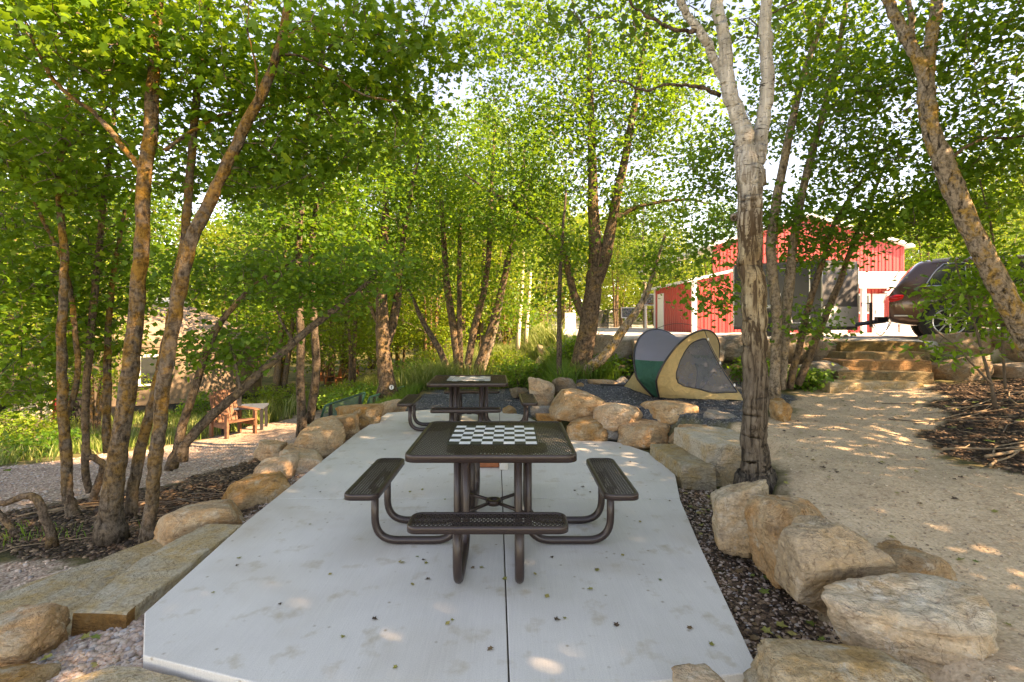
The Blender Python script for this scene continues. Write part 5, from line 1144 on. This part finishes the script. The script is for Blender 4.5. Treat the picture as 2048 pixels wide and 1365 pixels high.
make_tree('leaning_tree', 'thick leaning tree with black-spotted lichen bark at right edge', 6.0, [
    ('bark_lean', [(2125, 830, 84), (2048, 665, 70), (1965, 505, 63), (1903, 375, 58), (1872, 275, 52), (1856, 190, 46), (1862, 100, 38), (1874, 0, 32), (1882, -120, 24), (1890, -300, 12)]),
    ('bark_lean', [(1858, 195, 40), (1832, 120, 36), (1795, 45, 30), (1762, -30, 25), (1720, -140, 18), (1680, -280, 9)]), ('bark_lean', [(1838, 130, 18), (1820, 50, 16), (1808, -40, 12)]),
    ('bark_mid', [(1890, 330, 12), (1960, 280, 10), (2048, 270, 8), (2120, 220, 5)])],
    [(1960, 90, 6.2, 130, 110, 1.0, 90), (2010, 260, 6.3, 100, 90, .8, 65), (1800, -220, 5.6, 420, 170, 1.8, 80), (1790, 230, 7.0, 80, 110, .8, 50), (2100, -150, 5.2, 240, 170, 1.6, 70)],
    'kite', .075, 'leaf_b', 'bark_lean', 24, per=18, spread=.19, wobv=.14, sides=28, wsc=.82, ridge=.009, pers=16)
make_tree('boxelder_sapling', 'bright green leafy sapling in front of the parked car', 6.6, [
    ('twig', [(1990, 800, 10), (1960, 690, 9), (1935, 600, 7), (1910, 520, 5)]), ('twig', [(1985, 770, 8), (1920, 700, 6), (1870, 660, 4)]), ('twig', [(2010, 780, 9), (2000, 640, 8), (1985, 480, 6), (1960, 360, 4)])],
    [(1925, 600, 6.6, 55, 50, .5, 20), (1975, 540, 6.7, 70, 75, .6, 40), (1880, 440, 6.8, 90, 45, .6, 40), (1960, 380, 7.0, 100, 80, .7, 70), (1890, 700, 6.4, 35, 15, .3, 5), (2015, 640, 6.6, 40, 60, .5, 22), (1810, 380, 7.2, 70, 60, .6, 34)],
    'lance', .11, 'leaf_box', 'twig', 25, per=14, spread=.15, sides=7, upb=.6, crown_from=.2)

# --- woods behind: prototypes and copies
def proto_tree(h, rad, nst, lmat, bark, seed, size, sprays, per, name='woodland_tree', crown_lo=.3):
    r = random.Random(seed); t = empty(name); nodes = []
    for k in range(nst):
        a = r.uniform(0, 6.28); lean = r.uniform(.03, .16) * h if nst > 1 else r.uniform(0, .06) * h; pts = []
        for j in range(7):
            f = j / 6; pts.append((math.cos(a) * (lean * f + .12 * (k > 0)) + r.gauss(0, .03), math.sin(a) * (lean * f + .12 * (k > 0)) + r.gauss(0, .03), f * h * .88 - .15, (.016 * h) * (1 - f * .85) * (1 if k == 0 else .75)))
        s = spline(pts, 4); MB().tube([Vector(q[:3]) for q in s], np.maximum(s[:, 3], .01), 7, wob=.1).build('trunk', M[bark], t, True); nodes.append(s[int(len(s) * .35):, :3])
    bl = []
    for k in range(7):
        f = crown_lo + (1 - crown_lo) * (k + .5) / 7; rr = rad * (math.sin(math.pi * min(1, (f - crown_lo) / (1 - crown_lo) * .85 + .15)) ** .6)
        a = r.uniform(0, 6.28); bl.append(((math.cos(a) * rad * .25, math.sin(a) * rad * .25, f * h), (rr, rr, h * .11), sprays // 7))
    make_crown(t, (0, 0, 0), np.concatenate(nodes), bl, 'kite', size, lmat, seed, per, .34, twr=1.6)
    return t
protos = [proto_tree(8.5, 2.2, 3, 'leaf_y', 'bark_mid', 31, .13, 420, 18), proto_tree(10, 2.4, 2, 'leaf_a', 'bark_mid', 32, .13, 440, 18), proto_tree(11, 2.2, 1, 'leaf_aspen', 'bark_grey', 33, .13, 420, 18, crown_lo=.35), proto_tree(6.5, 2.1, 4, 'leaf_y', 'bark_orange', 34, .12, 360, 18, crown_lo=.22)]
kinds = ['yellow-green', 'mid-green', 'tall slender', 'bushy yellowish']
used = set()
spots = []
for u, y, k, s in [(60, 15, 0, 1.0), (180, 20, 1, 1.1), (-40, 18, 2, 1.0), (300, 27, 1, 1.0), (190, 13.0, 3, .62), (440, 26, 0, 1.05), (560, 21, 3, 1.0), (520, 30, 2, 1.1), (640, 27, 1, .95), (690, 20, 3, .9), (740, 33, 0, 1.1), (800, 26, 3, 1.0), (830, 38, 2, 1.15), (900, 30, 0, .95), (960, 36, 1, 1.05), (1010, 25, 3, .8), (1050, 34, 0, 1.0), (1100, 42, 2, 1.0), (1180, 44, 0, .9), (1240, 46, 3, 1.2), (1310, 47, 1, .8), (1370, 50, 0, .9), (130, 30, 2, 1.2), (-150, 24, 1, 1.2), (20, 36, 0, 1.3), (250, 40, 2, 1.3), (400, 42, 0, 1.2), (600, 44, 1, 1.2), (1860, 30, 1, .9), (1960, 26, 0, 1.0), (2060, 22, 2, .9), (1900, 42, 2, 1.0), (2120, 32, 1, 1.0), (760, 19, 1, .62), (-60, 12.5, 3, .9), (870, 22, 3, .72), (1080, 27, 3, .7), (553, 16.6, 1, .85), (860, 18, 3, .75), (960, 20, 0, .8), (700, 17, 0, .72), (1130, 30, 0, .85), (1020, 30, 1, .9), (780, 23, 1, .95), (920, 26, 0, 1.0), (660, 23, 0, 1.0), (1230, 40, 0, 1.0), (1330, 41, 3, 1.3), (100, 22, 0, 1.2), (850, 25, 1, 1.25), (1000, 29, 2, 1.3), (1085, 33, 1, 1.2), (1290, 36, 2, 1.0), (1430, 44, 1, 1.1), (700, 30, 2, 1.25)]:
    x = (u - CX) / FPX * y; spots.append((u, x, y, k, s))
lab_n = {}
for u, x, y, k, s in sorted(spots):
    pr = protos[k]; o = pr if k not in used else copy_tree(pr); used.add(k)
    o.location = (x, y, hz(x, y)); o.rotation_euler = (0, 0, random.uniform(0, 6.28)); o.scale = (s, s, s * random.uniform(.92, 1.1))
    o.location.z -= .05
    side = 'at left behind the yurt' if u < 560 else 'in the middle beyond the meadow' if u < 1120 else 'beyond the ball court' if u < 1500 else 'at right behind the car'
    key = (k, side); lab_n[key] = lab_n.get(key, 0) + 1
    tag(o, '%s tree %s, %s such from the left' % (kinds[k], side, (['first'] + orde[1:])[lab_n[key] - 1]), 'tree', 'woodland trees ' + side)
# trees overhead to the right and behind the viewer, whose crowns shade the patio
for x, y, k, s in ((5.9, .4, 1, 1.05), (8.6, -1.5, 2, 1.05), (7.6, 2.6, 0, 1.0), (9.8, 5.4, 1, .95), (11.5, 7.6, 3, 1.3), (4.8, -2.6, 1, 1.0), (8.2, .9, 3, 1.35), (6.2, -1.2, 3, 1.3), (8.2, 4.1, 1, .95), (7.4, 1.4, 2, 1.0)):
    o = copy_tree(protos[k]); o.location = (x, y, hz(x, y)); o.rotation_euler = (0, 0, x * 3); o.scale = (s, s, s); tag(o, 'shade tree overhanging the patio from the right and behind', 'tree', 'shade trees around the patio')
# two thin pale aspen poles in the meadow
for u, v, y, lb in ((1034, 735, 21, 'left one of two thin sunlit white aspen poles in the meadow'), (1050, 728, 22.5, 'right one of two thin sunlit white aspen poles in the meadow')):
    x = (u - CX) / FPX * y; z = hz(x, y); t = empty('aspen_pole', (x, y, z), 0, lb, 'tree', 'white aspen poles'); MB().tube([(0, 0, -.1), (.06, 0, 1.2), (.2, 0, 3.0), (.3, 0, 5)], [.10, .09, .075, .05], 8, wob=.08).build('trunk', M['white_bark'] if 'white_bark' in M else M['pale_wood'], t, True)
    make_crown(t, (x, y, z), np.array([(x + .25, y, z + 3.5), (x + .3, y, z + 5)]), [((x + .3, y, z + 5), (1.2, 1.2, 1.2), 60)], 'kite', .11, 'leaf_y', 41, 16, .25)
# far wood on the slope
def far_wood():
    r = np.random.default_rng(50); n = 120000
    x = r.uniform(-75, 75, n); y = r.uniform(50, 66, n); top = 13.0 + 2.5 * np.sin(x * .19) + 1.6 * np.sin(x * .53 + 1) + .9 * np.sin(x * 1.7) - 5.0 * sstep((x - 2) / 12) * (1 - sstep((x - 40) / 15))
    z = height(x, y) + top * r.uniform(0, 1, n) ** .8
    v, f = leaves(np.stack([x, y, z], -1), .46, 'kite', r, .6)
    o = mesh_np('far_wood', v, f, M['leaf_y'], None); tag(o, 'sunlit yellow-green wood filling the slope far behind', 'woodland', kind='stuff')
far_wood()

# ------------------------------------------------------------------ grass, shrubs, litter
def blades(n, sampler, h0, h1, wd, m, name, label, cat, seed, lean=.35):
    r = np.random.default_rng(seed); xy = sampler(r, n); x, y = xy[:, 0], xy[:, 1]; n = len(x); z = height(x, y)
    h = r.uniform(h0, h1, n); a = r.uniform(0, 6.28, n); ln = r.normal(0, lean, (n, 2)) * h[:, None]; w = wd * r.uniform(.6, 1.4, n) * (1 + np.hypot(x, y) * .02)
    b = np.stack([x, y, z - .01], -1); sx = np.stack([np.cos(a) * w, np.sin(a) * w, 0 * w], -1)
    md = b + np.stack([ln[:, 0] * .35, ln[:, 1] * .35, h * .6], -1); tp = b + np.stack([ln[:, 0], ln[:, 1], h], -1)
    V = np.stack([b - sx, b + sx, md + sx * .7, md - sx * .7, tp], 1).reshape(-1, 3); k = np.arange(n)[:, None] * 5
    F = np.concatenate([k + np.array([[0, 1, 2]]), k + np.array([[0, 2, 3]]), k + np.array([[3, 2, 4]])])
    return tag(mesh_np(name, V, F, M[m], None), label, cat, kind='stuff')
def in_zone(k, box, thr=.6, dens=None):
    def f(r, n):
        out = []; tot = 0
        while tot < n:
            x = r.uniform(box[0], box[1], n); y = r.uniform(box[2], box[3], n); w = zones(x, y)[k]; keep = w > thr
            if dens is not None: keep &= r.uniform(0, 1, n) < dens(x, y)
            p = np.stack([x, y], -1)[keep]; out.append(p); tot += len(p)
            if len(out) > 40: break
        return np.concatenate(out)[:n]
    return f
clump = lambda x, y: np.clip(.45 + .5 * np.sin(x * 1.3 + 2 * np.sin(y * .9)) + .35 * np.sin(y * 2.1 + x), .08, 1)
blades(52000, in_zone(5, (-6.5, 1.4, 12.5, 30), .6, clump), .25, .75, .008, 'grass', 'meadow_grass', 'tall dry meadow grass beyond the far table and along the path', 'grass', 60)
blades(26000, in_zone(5, (-14, -4, 7.5, 19), .6, clump), .08, .32, .007, 'grass', 'path_grass', 'green grass and weeds between the gravel path and the yurt', 'grass', 61)
blades(5000, in_zone(5, (-4.2, -2.2, 9.6, 13), .5), .08, .3, .006, 'grass_green', 'bench_grass', 'short grass around the green benches', 'grass', 62)
blades(9000, in_zone(5, (.4, 2.2, 9, 13.5), .4), .12, .45, .006, 'grass_green', 'wall_grass', 'grass at the foot of the retaining wall beneath the forked tree', 'grass', 63)
blades(260, lambda r, n: np.stack([r.normal(-5.2, .55, n), r.normal(5.15, .16, n)], -1), .04, .12, .004, 'grass_green', 'grass_patch', 'small patch of pale grass in the mulch at left', 'grass', 64)
def shrub(loc, rad, h, lmat, seed, label, kind='kite', size=.07, n=60, per=16, name='shrub', group='shrubs'):
    r = np.random.default_rng(seed); t = empty(name, loc, 0, label, 'shrub', group); O = np.array(loc)
    for k in range(5): a = r.uniform(0, 6.28); MB().tube([(0, 0, -.05), (math.cos(a) * rad * .3, math.sin(a) * rad * .3, h * .45), (math.cos(a) * rad * .5, math.sin(a) * rad * .5, h * .8)], [.012, .009, .005], 5).build('stem', M['twig'], t)
    nd_ = np.array([(0, 0, h * f) for f in (.15, .3, .5, .7)]) + O
    make_crown(t, O, nd_, [(O + np.array([0, 0, h * .55]), (rad, rad, h * .48), n)], kind, size, lmat, seed, per, .10, name='foliage')
for i, (u, y, rad, h, lm, lb) in enumerate([(700, 12.5, .8, .6, 'herb', 'leafy bright shrub behind the nearer green bench'), (745, 13.2, .7, .6, 'herb', 'leafy light-green shrub behind the farther green bench'), (690, 14.5, 1.0, .8, 'leaf_y', 'yellowish shrub behind the bench planting'), (830, 14.5, .9, .8, 'leaf_a', 'dark green shrub left of the slender maple clump'), (870, 17, 1.1, .9, 'leaf_y', 'yellowish shrub in the meadow left of the slender stems'), (1040, 12.8, .7, .75, 'herb', 'bright green bush behind the tall orange boulder'), (1068, 13.4, .7, .6, 'herb', 'bright green bush beside the whitish rubble'), (1010, 15.5, .9, .8, 'leaf_y', 'pale green bush right behind the far table'), (1150, 12.2, .6, .8, 'leaf_b', 'dark leafy shrub between the sapling and forked maple'), (560, 16, 1.0, .8, 'leaf_y', 'yellow-green shrub right of the yurt'), (420, 14.5, .8, .8, 'leaf_b', 'green shrub in front of the yurt wall'), (90, 10.2, .7, .4, 'leaf_b', 'dark low shrub at far left beside the path'), (40, 11.5, 1.0, .7, 'leaf_y', 'sunlit yellow-green weeds before the slatted shed'), (1620, 8.6, .3, .35, 'herb', 'little green sprig growing beside the boulder left of stairs'), (1510, 9.6, .4, .5, 'leaf_b', 'small shrub behind the white-barked trunk'), (1215, 10.8, .5, .5, 'leaf_b', 'low shrub under the low limb of the forked maple')]):
    x = (u - CX) / FPX * y; shrub((x, y, hz(x, y) - .03), rad, h, lm, 70 + i, lb, n=int(50 + 70 * rad))

# pebbles, bark chips
def pebbles(n, sampler, s0, s1, m, name, label, seed, flat=.55, lift=0.3, zf=None):
    r = np.random.default_rng(seed); xy = sampler(r, n); n = len(xy); d, f = ico(1); d = d[:]; 
    sz = r.uniform(s0, s1, (n, 1)) * r.uniform(.6, 1.3, (n, 3)); sz[:, 2] *= flat; a = r.uniform(0, 6.28, n); ca, sa = np.cos(a), np.sin(a)
    q = d[None] * (1 + r.normal(0, .13, (n, len(d), 1))) * sz[:, None]
    q = np.stack([q[..., 0] * ca[:, None] - q[..., 1] * sa[:, None], q[..., 0] * sa[:, None] + q[..., 1] * ca[:, None], q[..., 2] + q[..., 0] * r.normal(0, .2, n)[:, None]], -1)
    z = height(xy[:, 0], xy[:, 1]) if zf is None else zf(xy[:, 0], xy[:, 1]); q += np.stack([xy[:, 0], xy[:, 1], z + sz[:, 2] * lift], -1)[:, None]
    F = (np.arange(n) * len(d))[:, None, None] + f[None]
    return tag(mesh_np(name, q.reshape(-1, 3), F.reshape(-1, 3), M[m], None), label, 'gravel', kind='stuff')
def peb_mat(name, cols):
    m, nt, nd, lk, bs = mat(name); g = nd.new('ShaderNodeNewGeometry'); r = ramp(nd, cols); lk.new(g.outputs['Random Per Island'], r.inputs[0]); n = noise_node(nd, lk, 90, 3)
    rr = ramp(nd, [(.3, (.75, .75, .75)), (.7, (1.1, 1.1, 1.1))]); lk.new(n.outputs[0], rr.inputs[0]); lk.new(mixc(nd, lk, .8, r.outputs[0], rr.outputs[0], 'MULTIPLY'), bs.inputs['Base Color']); bs.inputs['Roughness'].default_value = .85; return m
M['peb_pink'] = peb_mat('pink_pebbles', [(0, (.26, .235, .22)), (.25, (.42, .285, .215)), (.6, (.52, .38, .295)), (.85, (.60, .48, .39)), (1, (.38, .36, .35))])
M['peb_tan'] = peb_mat('tan_grit', [(0, (.24, .17, .115)), (.5, (.46, .34, .235)), (1, (.64, .51, .38))])
M['peb_grey'] = peb_mat('grey_gravel', [(0, (.06, .065, .07)), (.5, (.12, .125, .135)), (.9, (.22, .22, .22)), (1, (.38, .37, .35))])
M['chip'] = peb_mat('bark_chips', [(0, (.032, .018, .010)), (.45, (.085, .047, .026)), (.8, (.17, .10, .058)), (1, (.34, .22, .13))])
U = lambda x0, x1, y0, y1: (lambda r, n: np.stack([r.uniform(x0, x1, n), r.uniform(y0, y1, n)], -1))
pebbles(3600, U(-2.75, -1.75, 2.15, 2.95), .010, .024, 'peb_pink', 'pebbles', 'pink and grey pebbles at the lower left corner of the patio', 80)
def strip_l(r, n): y = r.uniform(4.2, 9.2, n); return np.stack([-2.2 - .08 * (y > 7) - np.abs(r.normal(0, .13, n)), y], -1)
pebbles(3000, strip_l, .007, .018, 'peb_pink', 'pebbles', 'pink gravel strip between patio and left boulders', 81)
def strip_r(r, n): y = r.uniform(2.0, 5.3, n); return np.stack([np.interp(y, [2, 2.41, 3.78, 4.73, 5.5], [1.1, 1.18, 1.41, 1.58, 1.78]) + r.uniform(0, .55, n), y], -1)
pebbles(2400, strip_r, .006, .017, 'peb_pink', 'pebbles', 'pinkish gravel in the strip between patio and right boulders', 82)
pebbles(6000, strip_r, .008, .022, 'chip', 'bark_chips', 'dark bark chips in the strip between patio and right boulders', 83, .35)
pebbles(7000, in_zone(4, (-9, -2.6, 2.2, 10), .5), .010, .022, 'peb_pink', 'pebbles', 'pink gravel of the path at left', 84)
pebbles(9000, in_zone(2, (1.7, 6.6, 1.8, 8.5), .5), .003, .010, 'peb_tan', 'grit', 'loose tan grit on the sandy path', 85)
pebbles(5000, in_zone(0, (-2.2, 4.6, 6.4, 12), .5), .008, .018, 'peb_grey', 'pebbles', 'grey gravel chips on the tent pad and far pad', 86)
pebbles(9000, in_zone(3, (-8, -2.3, 4.3, 8.9), .4), .010, .032, 'chip', 'bark_chips', 'dark bark mulch beneath the left trees', 87, .3)
pebbles(8000, in_zone(3, (3.8, 9.5, 3.2, 8.8), .4), .010, .030, 'chip', 'bark_chips', 'dark bark mulch at right of the sandy path', 88, .3)

# sticks, one by one
stick_n = [0]
def stick(x, y, L, a, r0, m, label, group, tilt=0.0, z=None):
    stick_n[0] += 1; rr = random.Random(stick_n[0]); z = hz(x, y) if z is None else z; d = Vector((math.cos(a), math.sin(a), 0)); s = Vector((-d.y, d.x, 0)); pts = []
    for k in range(6):
        f = k / 5 - .5; p_ = d * f * L + s * rr.gauss(0, .025) * L; gx, gy = x + p_.x, y + p_.y
        pts.append(Vector((p_.x, p_.y, (hz(gx, gy) - z if tilt == 0 and z is not None else 0) + r0 + .006 + tilt * (f + .5) * L + abs(rr.gauss(0, .008)))))
    o = MB().tube(pts, [r0 * (1 - .1 * k) for k in range(6)], 6, wob=.1).build('stick', M[m], None, True); o.location = (x, y, z); return tag(o, label, 'stick', group)
for k in range(46):
    x, y = random.uniform(4.4, 7.6), random.uniform(4.6, 7.4)
    if x < 4.2 + (y - 4.6) * .7: x += 1.2
    stick(x, y, random.uniform(.4, 1.7), random.gauss(.15, .5), random.uniform(.004, .012), random.choice(['pale_stick', 'twig', 'pale_stick']), 'dry stick in the brush pile on the mulch right of the path', 'sticks of the brush pile')
stick(5.2, 5.0, 1.9, .35, .017, 'pale_stick', 'long straight tan stick on the mulch, thickest in the brush pile', None)
for k in range(26):
    stick(random.uniform(-6.0, -2.9), random.uniform(4.75, 6.6), random.uniform(.3, 1.2), random.gauss(.5, .5), random.uniform(.004, .009), random.choice(['twig', 'pale_stick']), 'thin twig lying on the dark mulch under the left trees', 'twigs on the left mulch')
stick(-1.69, 3.16, .10, 1.1, .003, 'twig', 'tiny dark twig on the left part of the patio', None, z=0.0005)
# fallen leaves, one by one
def leaf_mesh(seed, kind):
    r = random.Random(seed); tv, tf = LEAF[kind]; tv = tv.copy(); tv[:, 1] -= .45; tv[:, 2] = [abs(x) * r.uniform(.1, .5) + (y * y) * r.uniform(0, .5) for x, y, _ in tv]
    me = bpy.data.meshes.new('fallen_leaf'); me.from_pydata([tuple(v) for v in tv], [], [tuple(map(int, f)) for f in tf]); return me
def solid(name, col):
    m = simple(name, col, .7, var=.3, scale=3); return m
lm = []
for k, col in enumerate([(.24, .22, .05), (.17, .10, .045), (.30, .24, .07), (.13, .18, .03), (.07, .04, .022)]):
    me = leaf_mesh(k, 'maple' if k != 2 else 'kite'); me.materials.append(solid('fallen_leaf_%d' % k, col)); lm.append(me)
def drop(x, y, z, s, label, group, k=None):
    o = bpy.data.objects.new('fallen_leaf', lm[random.choice([0, 0, 1, 2, 3, 4, 4]) if k is None else k]); link(o); o.location = (x, y, z + .003); o.scale = (s, s, s); o.rotation_euler = (random.gauss(0, .12), random.gauss(0, .12), random.uniform(0, 6.28)); return tag(o, label, 'leaf', group)
SL = np.array(SLAB)
def in_slab(x, y): return poly_sd(np.array([x]), np.array([y]), SLAB)[0] > .03
for u, v in [(392, 1113), (478, 1118), (475, 1132), (560, 1068), (855, 1160), (825, 1171), (848, 1121), (805, 1127), (834, 1115), (852, 1128), (800, 1125), (946, 1137), (963, 1137), (895, 1249), (905, 1242), (1094, 1195), (1115, 1241), (1130, 1238), (1232, 1251), (1195, 1142), (1194, 1140), (1104, 1116), (1070, 1150), (1245, 1112), (1320, 1161), (1380, 1257), (1423, 1290), (1408, 1115), (790, 1337), (685, 1276), (425, 1187), (560, 1210), (620, 1050), (660, 1150), (1150, 982), (1165, 975), (1180, 985), (1155, 990), (1300, 1000), (1340, 1003), (1210, 1040), (1280, 1045), (700, 905), (730, 885), (770, 900), (745, 930), (640, 985), (690, 1000), (1190, 890), (1240, 897), (1180, 930), (1260, 925), (820, 985), (845, 980), (890, 1000), (1010, 1160), (750, 1240), (980, 1300), (1180, 1180)]:
    y = 1693 / (v - 642); x = (u - CX) / FPX * y
    if in_slab(x, y): drop(x, y, .0015, random.uniform(.022, .042), 'small dry fallen leaf lying on the concrete patio', 'fallen leaves on the patio')
for k in range(120):
    p_ = in_zone(2, (2.0, 6.0, 2.2, 8), .8)(rng, 4)
    x, y = p_[0]; drop(x, y, hz(x, y) + .006, random.uniform(.03, .06), 'dry fallen leaf lying on the sandy path', 'fallen leaves on the sandy path')
for k in range(60):
    x, y = strip_r(rng, 1)[0]; drop(x, y, hz(x, y) + .014, random.uniform(.035, .07), 'yellow-green fallen leaf in the strip between patio and right boulders', 'fallen leaves beside the right patio edge', random.choice([0, 2, 3, 1]))
for k in range(16):
    x, y = random.uniform(-2.6, -1.95), random.uniform(2.25, 2.9); drop(x, y, hz(x, y) + .02, random.uniform(.035, .06), 'yellow-green fallen leaf on the pebbles at lower left', 'fallen leaves on the lower left pebbles', random.choice([0, 2, 3]))
for k in range(40):
    x, y = random.uniform(4.4, 7.5), random.uniform(4.4, 7.4); drop(x, y, hz(x, y) + .02, random.uniform(.05, .09), 'green leaf fallen on the brush pile mulch', 'fallen leaves on the brush pile', random.choice([0, 3, 3]))
